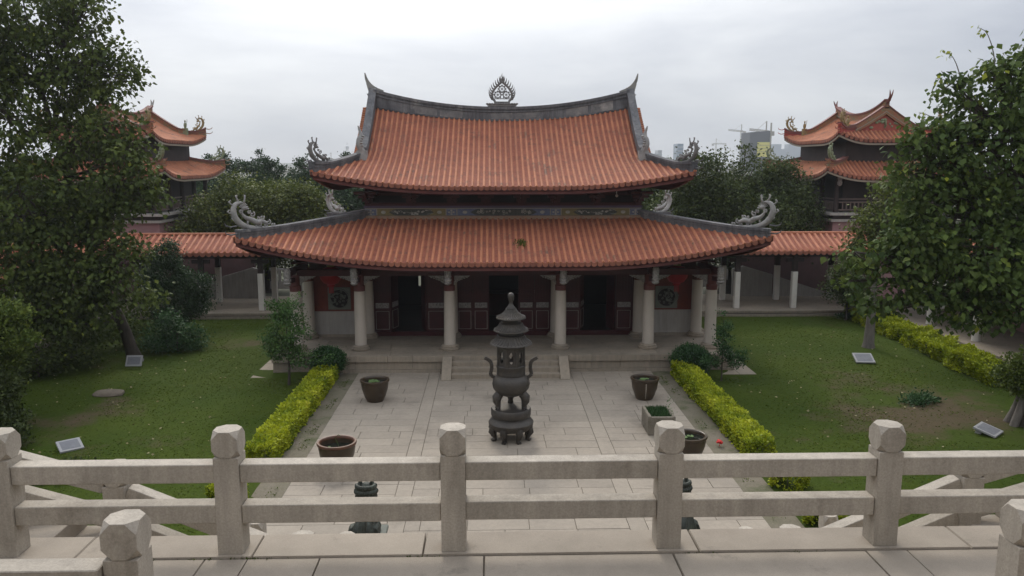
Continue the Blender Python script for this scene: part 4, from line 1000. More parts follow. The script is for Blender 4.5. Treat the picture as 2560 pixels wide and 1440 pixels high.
# ================================================================ CORRIDORS
def corridor(sx):
    side = 'left' if sx < 0 else 'right'
    t = thing('covered_walkway', f'red tiled covered walkway on white square posts joining the hall on the {side}', 'covered walkway', (sx * 14.5, 42.4, 0))
    x0, x1 = 8.8, 21.2
    MB().box(*sorted((sx * x0, sx * x1)), 40.42, 45.6, -.1, .26).build('walkway_floor', podst, t)
    x = x0
    while x < x1 - .2:
        l = min(1.35, x1 - x); piece('stone_block', bmesh_, t, (sx * (x + l / 2), 40.46, .272), (l - .01, .34, .12)); piece('stone_block', bmesh_, t, (sx * (x + l / 2), 40.36, .10), (l - .01, .30, .16)); x += l
    for x in (9.4, 12.38, 15.40, 18.42):
        for y, z in ((41.15, 2.2), (43.7, 2.2)):
            p = MB().box(sx * x - .14, sx * x + .14, y - .14, y + .14, .262, z).build('post', whitep, t, bevel=.02)
            MB().box(sx * x - .12, sx * x + .12, y - .12, y + .12, z + .001, 3.3).build('post_upper', darkw, p)
            MB().box(sx * x - .45, sx * x + .45, y - .06, y + .06, 2.72, 2.92).build('post_bracket', darkw, p)
    for y in (41.15, 43.7): MB().box(*sorted((sx * x0, sx * x1)), y - .09, y + .09, 2.98, 3.2).build('eave_beam', darkw, t)
    # roof: two plain slopes
    yr, ye, zr, ze = 42.43, 40.62, 4.08, 3.32
    for s_, nm in ((-1, 1), (1, 0)):
        yb = yr + s_ * (yr - ye)
        P = lambda x, v: Vector((x, yb + (yr - yb) * v, ze + (zr - ze) * (.85 * v + .15 * v * v)))
        sl = MB(); sl.add([P(sx * x0, 0), P(sx * (x1 + 1.2), 0), P(sx * (x1 + 1.2), 1), P(sx * x0, 1), *[P(a, b) - Vector((0, 0, .12)) for a, b in ((sx * x0, 0), (sx * (x1 + 1.2), 0), (sx * (x1 + 1.2), 1), (sx * x0, 1))]],
                          [(0, 1, 2, 3), (7, 6, 5, 4), (0, 4, 5, 1), (1, 5, 6, 2), (2, 6, 7, 3), (3, 7, 4, 0)])
        part = sl.build('roof_slope', cpan, t)
        n = int((x1 + 1 - x0) / .315); rows = MB()
        for i in range(n):
            x = sx * (x0 + .15 + i * .315); pts = [P(x, v) for v in np.linspace(0, 1, 6)]
            vs, fs = [], []
            for p in pts:
                for k in range(6): a = math.pi * k / 5; vs.append(p + Vector((.085 * math.cos(a), 0, .10 * math.sin(a) - .01)))
            for j in range(5):
                for k in range(5): fs.append((j * 6 + k, j * 6 + k + 1, j * 6 + k + 7, j * 6 + k + 6))
            fs.append(tuple(range(6)))
            if nm:
                MB().add(vs, fs).build('tile_rib', ctile, part, smooth=70)
                if i < n - 1: piece('eave_tile', drip_mesh(.30), part, (x + sx * .157, yb - .015, ze - .03))
            else: rows.add(vs, fs)
        if not nm: rows.build('tile_rows', ctile, part, smooth=70, kind='stuff')
    MB().box(*sorted((sx * x0, sx * (x1 + 1))), yr - .1, yr + .1, zr - .02, zr + .10).build('roof_ridge', ctile, t, bevel=.02)
    # low stone railing and sloping stair parapet at the back of the walkway
    r = thing('walkway_railing', f'pale railing and sloping parapet at the back of the {side} walkway', 'railing', (sx * 13, 44.7, .26))
    for a, b, y, z in ((9.6, 11.5, 45.2, .55), (11.6, 13.2, 45.9, .95)):
        xa, xb = sorted((sx * a, sx * b))
        MB().box(xa, xb, y - .07, y + .07, z + .75, z + .87).build('top_rail', whitew, r); MB().box(xa, xb, y - .06, y + .06, z - .3, z + .12).build('bottom_rail', whitew, r)
        k = xa + .1
        while k < xb: MB().box(k, k + .16, y - .05, y + .05, z + .121, z + .749).build('baluster', whitew, r); k += .36
    MB().prism([(sx * 13.3, .26), (sx * 13.3, 1.85), (sx * 13.9, 2.0), (sx * 15.6, 1.5), (sx * 15.6, .26)], 44.9, 45.1).build('parapet', whitew, r)
    MB().prism([(sx * 15.7, .26), (sx * 15.7, 1.45), (sx * 18.6, .5), (sx * 18.6, .26)], 44.8, 45.02).build('parapet', whitew, r)
    wl = MB().box(*sorted((sx * 14.0, sx * 22)), 45.62, 45.9, 0, 3.4).build('back_wall', shadew, None); tag(wl, f'red wall, colour darkened as shade, behind the {side} covered walkway', 'wall')
    # gallery running towards the viewer along the lawn
    g = thing('side_gallery', f'tiled side gallery with round white posts beyond the {side} lawn', 'gallery', (sx * 21.5, 30, 0))
    MB().box(*sorted((sx * 19.62, sx * 24)), 14, 41, -.1, .26).build('gallery_floor', podst, g)
    y = 14.0
    while y < 40.3: piece('stone_block', bmesh_, g, (sx * 19.72, y + .65, .272), (.36, 1.29, .12)); y += 1.3
    for y in np.arange(15.0, 40.4, 3.63):
        p = MB().lathe([(.19, .26), (.17, .4), (.165, 3.2)], (sx * 20.35, y), 14).build('post', whitep, g, smooth=40)
        MB().box(sx * 23.3 - .13, sx * 23.3 + .13, y - .13, y + .13, .26, 3.2).build('post', whitep, g)
    MB().box(*sorted((sx * 23.5, sx * 23.7)), 14, 41, .26, 3.3).build('gallery_wall', pink, g)
    MB().box(*sorted((sx * 20.25, sx * 20.45)), 14, 41, 2.95, 3.2).build('eave_beam', darkw, g)
    for s_ in (-1, 1):
        xr, xb = 21.8, 21.8 + s_ * 2.15
        P = lambda y, v: Vector((sx * (xb + (xr - xb) * v), y, 3.3 + .95 * v))
        part = MB().add([P(13.5, 0), P(41, 0), P(41, 1), P(13.5, 1)] + [P(a, b) - Vector((0, 0, .12)) for a, b in ((13.5, 0), (41, 0), (41, 1), (13.5, 1))], [(0, 1, 2, 3), (7, 6, 5, 4), (0, 4, 5, 1), (1, 5, 6, 2), (2, 6, 7, 3), (3, 7, 4, 0)]).build('roof_slope', cpan, g)
        rows = MB()
        for y in np.arange(13.6, 41, .315): rows.tube([P(y, 0), P(y, 1)], .085, 6)
        rows.build('tile_rows', ctile, part, smooth=70, kind='stuff')
corridor(-1); corridor(1)

# ================================================================ BELL AND DRUM TOWERS (ridge runs along y)
def tower(sx):
    side, nm = ('left', 'bell_tower') if sx < 0 else ('right', 'drum_tower')
    cx, cy = sx * 22.4, 50.0
    t = thing(nm, f'two-tiered red roofed {nm.replace("_", " ")} with coloured ridge ceramics behind the {side} walkway', 'tower', (cx, cy, 0))
    T = Matrix.Translation((cx, cy, 0)) @ Matrix.Rotation(R(90), 4, 'Z')     # local x = world y, local y = -world x
    bx_ = lambda hx, hy, z0, z1: (cx - hx, cx + hx, cy - hy, cy + hy, z0, z1)
    MB().box(*bx_(3.15, 4.25, -.1, 4.45)).build('base_wall', pink, t)
    MB().box(*bx_(3.3, 4.4, 4.451, 4.60)).build('wall_ledge', whitew, t); MB().box(*bx_(3.45, 4.55, 4.83, 4.97)).build('balcony_slab', whitew, t); MB().box(*bx_(3.2, 4.3, 4.601, 4.829)).build('ledge_band', darkw, t)
    MB().box(*bx_(2.3, 3.4, 4.971, 9.0)).build('upper_wall', darkw, t)
    for hx in (-2.95, -1.0, 1.0, 2.95):
        for hy in (-4.05, 4.05):
            c = MB().lathe([(.16, 4.98), (.14, 5.6), (.13, 7.3)], (cx + hx, cy + hy), 10).build('column', darkw, t, smooth=40)
            MB().lathe([(.05, 6.5), (.13, 6.58), (.15, 6.72), (.11, 6.8), (.14, 6.95), (.12, 7.1)], (cx + hx, cy + hy + .35 * (1 if hy > 0 else -1)), 8).build('hanging_post', brackp, c)
    for hy in (-2.0, 0, 2.0):
        for hx in (-2.95, 2.95): MB().lathe([(.16, 4.98), (.13, 7.3)], (cx + hx, cy + hy), 10).build('column', darkw, t)
    rail = lambda a, b: None
    segs = [((-2.95, -4.05), (-1.0, -4.05)), ((-1.0, -4.05), (1.0, -4.05)), ((1.0, -4.05), (2.95, -4.05)), ((-2.95, -4.05), (-2.95, -2)), ((-2.95, -2), (-2.95, 0)), ((-2.95, 0), (-2.95, 2)), ((-2.95, 2), (-2.95, 4.05)), ((2.95, -4.05), (2.95, -2)), ((2.95, -2), (2.95, 0)), ((2.95, 0), (2.95, 2)), ((2.95, 2), (2.95, 4.05))]
    railm = mat('balcony_rail_timber_' + side, (.15, .11, .095), (.11, .08, .07), 2, .8)
    for a, b in segs:
        A = Vector((cx + a[0], cy + a[1], 0)); B = Vector((cx + b[0], cy + b[1], 0)); d = (B - A).normalized(); A += d * .16; B -= d * .16
        m = MB()
        for z in (5.12, 5.56, 5.74): m.bar(A + Vector((0, 0, z)), B + Vector((0, 0, z)), .07, .07)
        o = m.build('balcony_rail', railm, t)
        for k in range(1, 7): p = A.lerp(B, k / 7); MB().box(p.x - .03, p.x + .03, p.y - .03, p.y + .03, 5.155, 5.525).build('baluster', railm, o)
    inner = 'f' if sx < 0 else 'b'      # the long side that faces the court: local -y is world +x
    gab = 'l'                           # local -x is world -y, the gable towards the viewer
    lo = Roof(T, 4.95, 3.85, 1.75, 1.75, 7.02, .98, .55, .18, .8, .35)
    lr = roof_parts(lo, t, 'lower_roof', gab, .26, .065, tile, pan, darkw, .14, visd=True, nw=30)
    up_ = Roof(T, 4.15, 3.0, .95, 1.25, 9.12, 1.30, .50, .16, .7, .35, True, .28)
    ur = roof_parts(up_, t, 'upper_roof', gab, .26, .065, tile, pan, darkw, .14, visd=True, nw=30)
    MB().box(*bx_(2.0, 3.1, 8.0, 9.3)).build('clerestory_wall', darkw, t)
    # cream lines under the eaves
    for rf, part in ((lo, lr), (up_, ur)):
        for sd in 'fbl':
            Lh = rf.Lx if sd in 'fb' else rf.Ly
            MB().sweep([rf.P(sd, u, .05) for u in np.linspace(-Lh + .05, Lh - .05, 25)], .03, -.32, -.22).build('eave_trim', cream, part)
    # curved ridge with forked tails
    xs = np.linspace(-3.35, 3.35, 25); zr = lambda x: 10.74 + .60 * (abs(x) / 3.3) ** 2.2
    pth = [T @ Vector((x, 0, 0)) for x in xs]
    o = MB().sweep(pth, .13, [zr(x) - .42 for x in xs], [zr(x) for x in xs]).build('main_ridge', tridge, ur)
    MB().sweep(pth, .19, [zr(x) for x in xs], [zr(x) + .09 for x in xs]).build('ridge_cap', tcap, o); MB().sweep(pth, .15, [zr(x) - .42 for x in xs], [zr(x) - .36 for x in xs]).build('ridge_line', cream, o)
    for e in (-1, 1):
        m = MB()
        for k in (-1, 1):
            P = bezier([T @ Vector((e * 3.2, 0, 11.22)), T @ Vector((e * 3.52, 0, 11.40)), T @ Vector((e * (3.70 + .02 * k), k * .06, 11.64)), T @ Vector((e * (3.74 + .03 * k), k * .12, 11.95 if e < 0 else 11.85))], 9)
            m.tube(P, [.13, .12, .11, .09, .075, .06, .05, .04, .028, .01], 6)
        m.build('forked_tail', tcap if sx > 0 else ridgel, o)
        # gable
        pf = [up_.P('f', e * 3.18, d) for d in np.linspace(1.25, 3.0, 7)] + [up_.P('b', -e * 3.18, d) for d in np.linspace(3.0, 1.25, 7)][1:]
        inv = T.inverted(); lp = [inv @ p for p in pf]
        gm = MB(T).prism([(p.y, p.z) for p in lp], e * 3.08, e * 3.18, 'x').build('gable_infill', gablem, ur)
        r = MB(T)
        for k in range(15): a = random.uniform(-.8, .8); r.ell((e * 3.2, a, 10.12 + random.uniform(-.1, .22) - abs(a) * .3), (.05, random.uniform(.06, .16), random.uniform(.05, .1)), 6, 4)
        for k in range(5): r.tube(spiral((e * 3.21, 0, 10.0), .2, .8, k), .025, 4)
        r.build('gable_relief', green_c, gm)
        for q in ('f', 'b'):
            pp = [up_.P(q, e * 3.2 * (1 if q == 'f' else -1), d) for d in np.linspace(3.0, .85, 12)]
            ht = [.42 - .12 * i / 11 for i in range(12)]
            c = MB().sweep(pp, .12, [-.1] * 12, ht).build('gable_ridge', tridge, ur)
            MB().sweep(pp, .17, [h for h in ht], [h + .07 for h in ht]).build('ridge_cap', tcap, c); MB().sweep(pp, .14, [.02] * 12, [.08] * 12).build('ridge_line', cream, c)
            p = pp[-1]; f = MB()
            f.box(p.x - .13, p.x + .13, p.y - .13, p.y + .13, p.z - .05, p.z + .45)
            f.ell((p.x, p.y, p.z + .62), (.1, .1, .2), 7, 5); f.ell((p.x, p.y, p.z + .88), (.06, .06, .08), 6, 4); f.tube([(p.x + .08, p.y, p.z + .6), (p.x + .14, p.y, p.z + 1.0)], .015, 4)
            for k in range(5): f.ell((p.x + random.uniform(-.14, .14), p.y + random.uniform(-.14, .14), p.z + random.uniform(.1, .5)), .07, 5, 4)
            f.build('ceramic_figure', green_c if q == 'f' else gilt, c)
    hip_ridges(up_, ur, .20, .26, tridge if sx < 0 else red_c, (DT, gilt), .50, .10, .18, capm=tcap, dname='dragon_ornament')
    hip_ridges(lo, lr, .18, .26, tridge, (DT2, green_c), .55, .10, .16, capm=tcap, dname='dragon_ornament')
    return t
DT = dragon_mesh(); DT.materials.append(gilt); DT2 = dragon_mesh(); DT2.materials.append(green_c)
tower(-1); tower(1)

# ================================================================ COURT FURNITURE
def burner():
    x, y = .02, 22.15
    t = thing('incense_burner', 'tall dark bronze incense burner with three tiered roofs in the middle of the court', 'incense burner', (x, y, 0))
    # foot stand: scalloped ring on cabriole legs
    MB().lathe([(.44, .30), (.56, .34), (.63, .46), (.64, .54), (.58, .63), (.52, .67), (.50, .72), (.56, .74), (.575, .78), (.575, .95), (.55, .985), (.0, .99)], (x, y), 40, wob=lambda i, a: .018 * abs(math.cos(4 * a)) if i < 5 else 0).build('stand', bronze, t, smooth=40)
    for k in range(8):
        a = math.pi / 8 + k * math.pi / 4; c, s = math.cos(a), math.sin(a)
        p = [(.54, .42), (.60, .28), (.52, .16), (.50, .06), (.60, .02)]
        MB().tube([(x + r * c, y + r * s, z) for r, z in p], [.12, .10, .075, .07, .065], 7).build('stand_leg', bronze, t, smooth=60)
    # cauldron
    for k in range(3):
        a = -math.pi / 2 + .52 + k * 2 * math.pi / 3 + (.0); a = [-.45, math.pi + .45, math.pi / 2][k]; c, s = math.cos(a), math.sin(a)
        MB().tube([(x + r * c, y + r * s, z) for r, z in ((.36, 1.46), (.45, 1.36), (.45, 1.24), (.41, 1.10), (.42, 1.02), (.45, .995))], [.13, .14, .12, .075, .085, .09], 9).build('cauldron_leg', bronze, t, smooth=60)
    MB().lathe([(.0, 1.36), (.25, 1.38), (.42, 1.47), (.51, 1.60), (.54, 1.74), (.51, 1.88), (.45, 1.97), (.40, 2.0), (.40, 2.03)], (x, y), 36).build('cauldron', bronze, t, smooth=60)
    for sx in (-1, 1):
        P = bezier([(x + sx * .47, y, 1.93), (x + sx * .58, y, 2.02), (x + sx * .55, y, 2.22), (x + sx * .58, y, 2.42), (x + sx * .74, y, 2.54)], 12); m = MB()
        for a, b in zip(P, P[1:]): m.bar(a, b + (b - a) * .15, .10, .09, up=(0, 1, 0))
        m.build('handle', bronze, t, bevel=.01)
    # drum with openings
    MB().lathe([(.40, 2.02), (.415, 2.06), (.405, 2.09), (.405, 2.24), (.42, 2.27), (.42, 2.31), (.40, 2.33), (.0, 2.335)], (x, y), 36, caps=False).build('drum_base', bronze, t, smooth=40)
    n = 8
    for k in range(n):   # panels with arched openings between posts
        a = math.pi / 8 + k * 2 * math.pi / n; c, s = math.cos(a), math.sin(a)
        MB(Matrix.Translation((x + .385 * c, y + .385 * s, 0)) @ Matrix.Rotation(a, 4, 'Z')).box(-.03, .03, -.045, .045, 2.33, 2.86).build('drum_post', bronze, t)
        a2 = a + math.pi / n; M_ = Matrix.Translation((x + .36 * math.cos(a2), y + .36 * math.sin(a2), 0)) @ Matrix.Rotation(a2, 4, 'Z')
        m = MB(M_); w_ = .118
        m.box(-.02, .02, -w_, w_, 2.331, 2.42); m.box(-.02, .02, -w_, w_, 2.78, 2.86)
        for q in (-1, 1):
            m.prism([(q * w_, 2.42), (q * .012, 2.42), (q * .058, 2.50), (q * .038, 2.58), (q * .062, 2.68), (q * .015, 2.78), (q * w_, 2.78)], -.018, .018, 'x')
        m.build('drum_panel', bronze, t)
    MB().lathe([(.34, 2.86), (.41, 2.862), (.415, 2.92), (.40, 2.95), (.40, 3.02), (.36, 3.06)], (x, y), 36).build('drum_top', bronze, t, smooth=40)
    def tier(z0, r0, r1, h, band0, band1):
        m = MB(); pr = [(r1, z0), (r1 - .01, z0 + .035), (r0 + (r1 - r0) * .62, z0 + h * .30), (r0 + (r1 - r0) * .28, z0 + h * .62), (r0 + .02, z0 + h), (r0 + .03, z0 + h + .03), (r0, z0 + h + .05)]
        m.lathe(pr, (x, y), 64, wob=lambda i, a: (.022 * abs(math.cos(16 * a)) if i < 4 else 0)); o = m.build('tier_roof', bronze, t, smooth=50)
        q = MB()
        for k in range(32):
            a = k * math.pi / 16; q.tube([(x + r * math.cos(a), y + r * math.sin(a), z + .012) for r, z in pr[1:5]], .016, 5)
        q.build('roof_ribs', bronze, o)
    tier(2.98, .36, .585, .24, 0, 0)
    MB().lathe([(.30, 3.2), (.32, 3.26), (.30, 3.29), (.30, 3.34), (.32, 3.37), (.30, 3.40), (.30, 3.46)], (x, y), 32).build('neck', bronze, t, smooth=40)
    tier(3.38, .30, .49, .20, 0, 0)
    MB().lathe([(.24, 3.58), (.26, 3.66), (.24, 3.69), (.24, 3.74), (.26, 3.77), (.24, 3.86)], (x, y), 32).build('neck', bronze, t, smooth=40)
    tier(3.76, .12, .415, .26, 0, 0)
    MB().lathe([(.14, 4.03), (.145, 4.06), (.08, 4.13), (.05, 4.22), (.06, 4.28), (.085, 4.34), (.09, 4.44), (.075, 4.50), (.04, 4.525)], (x, y), 20).build('finial', bronze, t, smooth=60)
burner(); bpy.data.objects['incense_burner'].scale = (1, 1, .94)

def jar(x, y, label, r=.46, h=.74, plants='lily'):
    t = thing('water_jar', label, 'water jar', (x, y, 0), 'glazed water jars on the court')
    prof = [(r * .60, 0), (r * .62, .02), (r * .78, h * .25), (r * .93, h * .55), (r * .99, h * .80), (r * .985, h * .9), (r * .90, h * .9), (r * .90, h * .80), (r * .86, h * .5)]
    MB().lathe(prof, (x, y), 40, caps=True).build('jar_body', glaze, t, smooth=50)
    MB().lathe([(r * .985, h * .885), (r * 1.05, h * .90), (r * 1.07, h * .95), (r * 1.04, h * .995), (r * .95, h), (r * .90, h * .98), (r * .895, h * .89)], (x, y), 40, caps=False).build('rim', glazer if plants == 'none' else glaze, t, smooth=60)
    wz = h * (.84 if plants != 'none' else .74)
    MB().lathe([(0.001, wz), (r * .905 if plants != 'none' else r * .885, wz)], (x, y), 40, caps=False).build('water', water, t)
    rq = random.Random(int(x * 7 + y))
    if plants == 'none':
        m = MB().tube(bezier([(x + .05, y, wz), (x + .03, y - .03, wz + .14), (x - .04, y + .02, wz + .26), (x + .04, y, wz + .36), (x + .10, y, wz + .33)], 8), .008, 4); m.build('stalk', lf_sap, t)
    for k in range(9 if plants == 'lily' else (4 if plants == 'few' else 2)):
        a = rq.uniform(0, 6.28); q = rq.uniform(.08, r * .68); s = rq.uniform(.07, .125) if plants != 'none' else .04
        m = MB(); px_, py_ = x + q * math.cos(a), y + q * math.sin(a); b0 = rq.uniform(0, 6)
        pts = [(px_, py_, wz + .012 + .002 * k)] + [(px_ + s * math.cos(b0 + .25 + i * (5.8 / 10)), py_ + s * math.sin(b0 + .25 + i * 5.8 / 10), wz + .012 + .002 * k + rq.uniform(-.004, .018)) for i in range(11)]
        m.add(pts, [(0, i, i + 1) for i in range(1, 11)]); m.build('lily_pad', lily, t)
jar(-4.42, 25.95, 'brown glazed jar crowded with lily pads, left of the hall steps')
jar(-4.55, 19.95, 'reddish-rimmed jar with one thin stalk, just behind the left balustrade bay', .48, .75, 'none')
jar(4.62, 25.95, 'brown jar with a pale drip streak down its front, beyond the stone trough', .455, .74, 'few')
jar(4.72, 20.35, 'dark glazed jar half hidden by a balustrade post, nearer than the stone trough', .465, .70, 'few')
for o in bpy.data.objects:
    if o.name.startswith('water_jar') and abs(o.location.x - 4.62) < .01:
        MB().tube([(4.58, 25.95 - .458, .62), (4.585, 25.95 - .445, .45), (4.585, 25.95 - .40, .25), (4.59, 25.95 - .33, .08)], [.012, .014, .008, .006], 4).build('glaze_drip', colst, o)
# stone trough
t = thing('stone_trough', 'rough grey stone trough planted with short green reeds on the court', 'planter', (4.42, 22.75, 0))
x0, x1, y0, y1, h = 4.02, 4.82, 22.25, 23.3, .58
tm = mat('mossy_trough_stone', (.19, .165, .13), (.13, .115, .085), 3, .9, .5, 20, fine=.25, stain=(.08, .08, .05), stscale=3)
m = MB(); m.box(x0 + .06, x1 - .06, y0 + .004, y0 + .10, 0, h - .03); m.box(x0 + .06, x1 - .06, y1 - .1, y1 - .004, 0, h + .01); m.box(x0, x0 + .1, y0, y1, 0, h); m.box(x1 - .1, x1, y0, y1, 0, h - .015); m.box(x0 + .1, x1 - .1, y0 + .1, y1 - .1, 0, .12)
tb = m.build('trough_body', tm, t, bevel=.02)
MB().box(x0 + .10, x1 - .1, y0 + .1, y1 - .1, .121, h - .12).build('soil', soil, t)
n = 700; P = np.stack([rng.uniform(x0 + .12, x1 - .12, n), rng.uniform(y0 + .12, y1 - .12, n), np.full(n, h - .13)], 1)
V, _ = leaf_arrays(P, rng.normal(size=(n, 3)) * .25 + np.array([0, 0, 1.]), rng.uniform(.12, .24, n), ratio=.09); o = leaf_object('reeds', V, rng.uniform(.1, .8, n), lf_bush, t); o['kind'] = 'stuff'
n = 60; P = np.stack([x1 - .02 + rng.normal(size=n) * .06, np.full(n, y0 + .7) + rng.normal(size=n) * .1, h + rng.uniform(-.1, .38, n)], 1)
V, _ = leaf_arrays(P, rng.normal(size=(n, 3)), rng.uniform(.03, .06, n)); leaf_object('sprig', V, rng.random(n) * .6, lf_sap, t)

def lion(x, y, label, sx):
    t = thing('lion_statue', label, 'statue', (x, y, 0), 'bronze lions below the terrace')
    p = MB().box(x - .62, x + .62, y - .95, y + .95, 0, .16); p.box(x - .55, x + .55, y - .88, y + .88, .16, .30); p.box(x - .50, x + .50, y - .83, y + .83, .30, .52); p.box(x - .55, x + .55, y - .88, y + .88, .52, .62)
    p.build('plinth', plinthm, t, bevel=.02)
    m = MB(); z = .62
    m.ell((x, y - .42, z + .30), (.34, .36, .32), 14, 9)            # haunches, rump towards the terrace
    m.ell((x, y - .08, z + .52), (.29, .42, .33), 14, 9)            # back
    m.ell((x, y + .22, z + .66), (.30, .26, .36), 14, 9)            # chest
    m.ell((x, y + .34, z + 1.06), (.25, .25, .25), 14, 9)           # head
    m.ell((x, y + .56, z + .98), (.15, .15, .12), 10, 7)            # muzzle
    for q in (-1, 1):
        m.ell((x + q * .17, y + .30, z + 1.29), (.07, .05, .09), 8, 6)
        m.tube([(x + q * .19, y + .30, z + .6), (x + q * .20, y + .40, z + .3), (x + q * .20, y + .45, z + .07), (x + q * .20, y + .58, z + .06)], [.14, .10, .09, .09], 9)
        m.tube([(x + q * .27, y - .45, z + .28), (x + q * .33, y - .12, z + .30), (x + q * .32, y - .15, z + .07), (x + q * .32, y + .05, z + .06)], [.18, .14, .10, .09], 9)
    m.tube(bezier([(x, y - .72, z + .15), (x, y - .86, z + .42), (x + .06, y - .74, z + .70), (x - .04, y - .62, z + .85)], 10), [.09, .10, .11, .11, .12, .12, .11, .1, .09, .07, .04], 8)
    for j in range(5):
        for k in range(11):
            a = math.pi * (1.0 + k / 10) if j < 4 else math.pi * (k / 5.); rr_ = .27 + .03 * (j % 2); zz = z + 1.24 - .13 * j
            m.ell((x + rr_ * math.cos(a), y + .28 + rr_ * .9 * math.sin(a), zz), (.07, .07, .065), 7, 5)
    m.ell((x + sx * .24, y + .55, z + .10), (.14, .14, .13), 10, 7)
    o = m.build('lion_body', patina, t)
    md = o.modifiers.new('Remesh', 'REMESH'); md.mode = 'VOXEL'; md.voxel_size = .022; md.use_smooth_shade = True
    t.scale = (.68, .68, .82)
lion(-3.05, 15.0, 'green bronze guardian lion on a plinth, seen through the left bay of the balustrade', 1)
lion(3.25, 15.0, 'green bronze guardian lion mostly hidden behind the balustrade post right of centre', -1)

def plaque(x, y, label, tilt=.6, rz=0, w_=.62, d_=.44):
    t = thing('lawn_plaque', label, 'plaque', (x, y, 0), 'name plaques on the lawns')
    M_ = Matrix.Translation((x, y, .06 + .5 * d_ * math.sin(tilt))) @ Matrix.Rotation(rz, 4, 'Z') @ Matrix.Rotation(tilt, 4, 'X')
    MB(M_).box(-w_ / 2, w_ / 2, -d_ / 2, d_ / 2, -.03, .03).build('plaque_stone', plaqm, t, bevel=.008)
    f = MB(M_).box(-w_ / 2 + .07, w_ / 2 - .07, -d_ / 2 + .07, d_ / 2 - .07, .031, .036).build('plaque_face', plaqd, t)
    m = MB(M_)
    for q in range(2): m.box(-w_ * .3 + q * w_ * .55, -w_ * .3 + q * w_ * .55 + .06, d_ * .15, d_ * .4, -.35, -.031)
    m.build('plaque_support', plaqm, t)
plaque(-14.38, 30.6, 'upright pale framed plaque at the foot of the leaning trunk on the left lawn', 1.05)
plaque(14.25, 30.55, 'tilted pale framed plaque on the right lawn before the slender grey trunk', .40, -.1, .74, .62)
plaque(-12.2, 21.5, 'grey plaque lying near the left stair balustrade', .32, .7, .60, .52)
plaque(14.0, 22.1, 'flat grey plaque near the buttressed trunk at the right edge', .25, .72, .72, .62)
m = MB(); m.ell((-13.6, 26.75, .06), (.52, .30, .16), 14, 8)
m.v = [(a + .10 * noise.noise(Vector((a * 3, b * 3, c * 5))), b, c + .07 * noise.noise(Vector((a * 4, b * 4, 2)))) for a, b, c in m.v]
tag(m.build('rock', rockm, None, smooth=40), 'low brown rock half sunk in the left lawn', 'rock')

# ================================================================ HEDGES, BUSHES, TREES
bush_box('hedge', 'clipped golden hedge along the left edge of the paved court', 'hedge', [(-6.62, 20.2, 0), (-6.55, 28.9, 0)], .38, .56, 13000, .085, lf_hed, .06)
bush_box('hedge', 'clipped golden hedge along the right edge of the paved court', 'hedge', [(6.68, 20.3, 0), (6.55, 28.9, 0)], .38, .56, 13000, .085, lf_hed, .06)
for x, y, l, n in ((-6.75, 17.6, 'loose golden shrub behind the left balustrade post, nearer than the long left hedge', 3500), (6.75, 18.2, 'small golden shrub seen between the rails on the right', 2200), (6.75, 16.2, 'low golden shrub just above the kerb line on the right', 3500)):
    bush_box('hedge_shrub', l, 'shrub', [(x - .2, y, 0), (x + .25, y + .5, 0)], .35, .5, n, .075, lf_hed, .2)
bush_box('hedge', 'long loose green-gold hedge beside the right gallery', 'hedge', [(18.25, 40.0, 0), (18.0, 33, 0), (17.7, 26.8, 0)], .62, .62, 26000, .10, lf_hed2, .32)
def ball(name, label, x, y, r, h, n, size, lm, **k):
    return tree(name, label, (x, y, 0), [(x, y, h - r * .8, r)], n, 40, .09, size, lm, tr=.05, cat='bush', shell=(.75, 1.0), droop=-.3, twig=False, limbs=False, **k)
ball('round_bush', 'clipped round dark bush at the far end of the left golden hedge', -6.62, 29.1, .58, 1.05, 300, .065, lf_bush)
ball('round_bush', 'clipped round dark bush at the far end of the right golden hedge', 6.95, 29.05, .66, 1.05, 340, .065, lf_bush)
x, y = -7.75, 27.8
tree('young_tree', 'slim young green tree beside the left golden hedge and podium corner', (x, y, 0), [(x - .05, y, 2.0, .68), (x + .15, y, 2.6, .48), (x + .35, y, 3.05, .2), (x - .3, y, 2.9, .26), (x - .25, y, 1.4, .55), (x + .35, y, 1.05, .38), (x + .95, y, 1.02, .22), (x + 1.3, y + .1, 1.05, .15)], 230, 26, .11, .085, lf_sap, tr=.06, twig=False, cat='tree', droop=-.1, shell=(.3, 1.4), trunk=[(x + .05, y, .8), (x, y, 2.4)])
x, y = 7.8, 27.9
tree('sapling', 'thin cypress-like sapling before the right podium corner', (x, y, 0), [(x, y, 2.0, .24), (x, y, 1.55, .30), (x, y, 2.45, .13), (x - .35, y, .75, .26), (x + .45, y, .8, .3), (x + .7, y, 1.0, .18), (x + .1, y, 1.1, .22)], 110, 26, .10, .075, lf_bush, tr=.035, twig=False, cat='tree', droop=-.4, trunk=[(x, y, 1), (x, y, 2.3)])
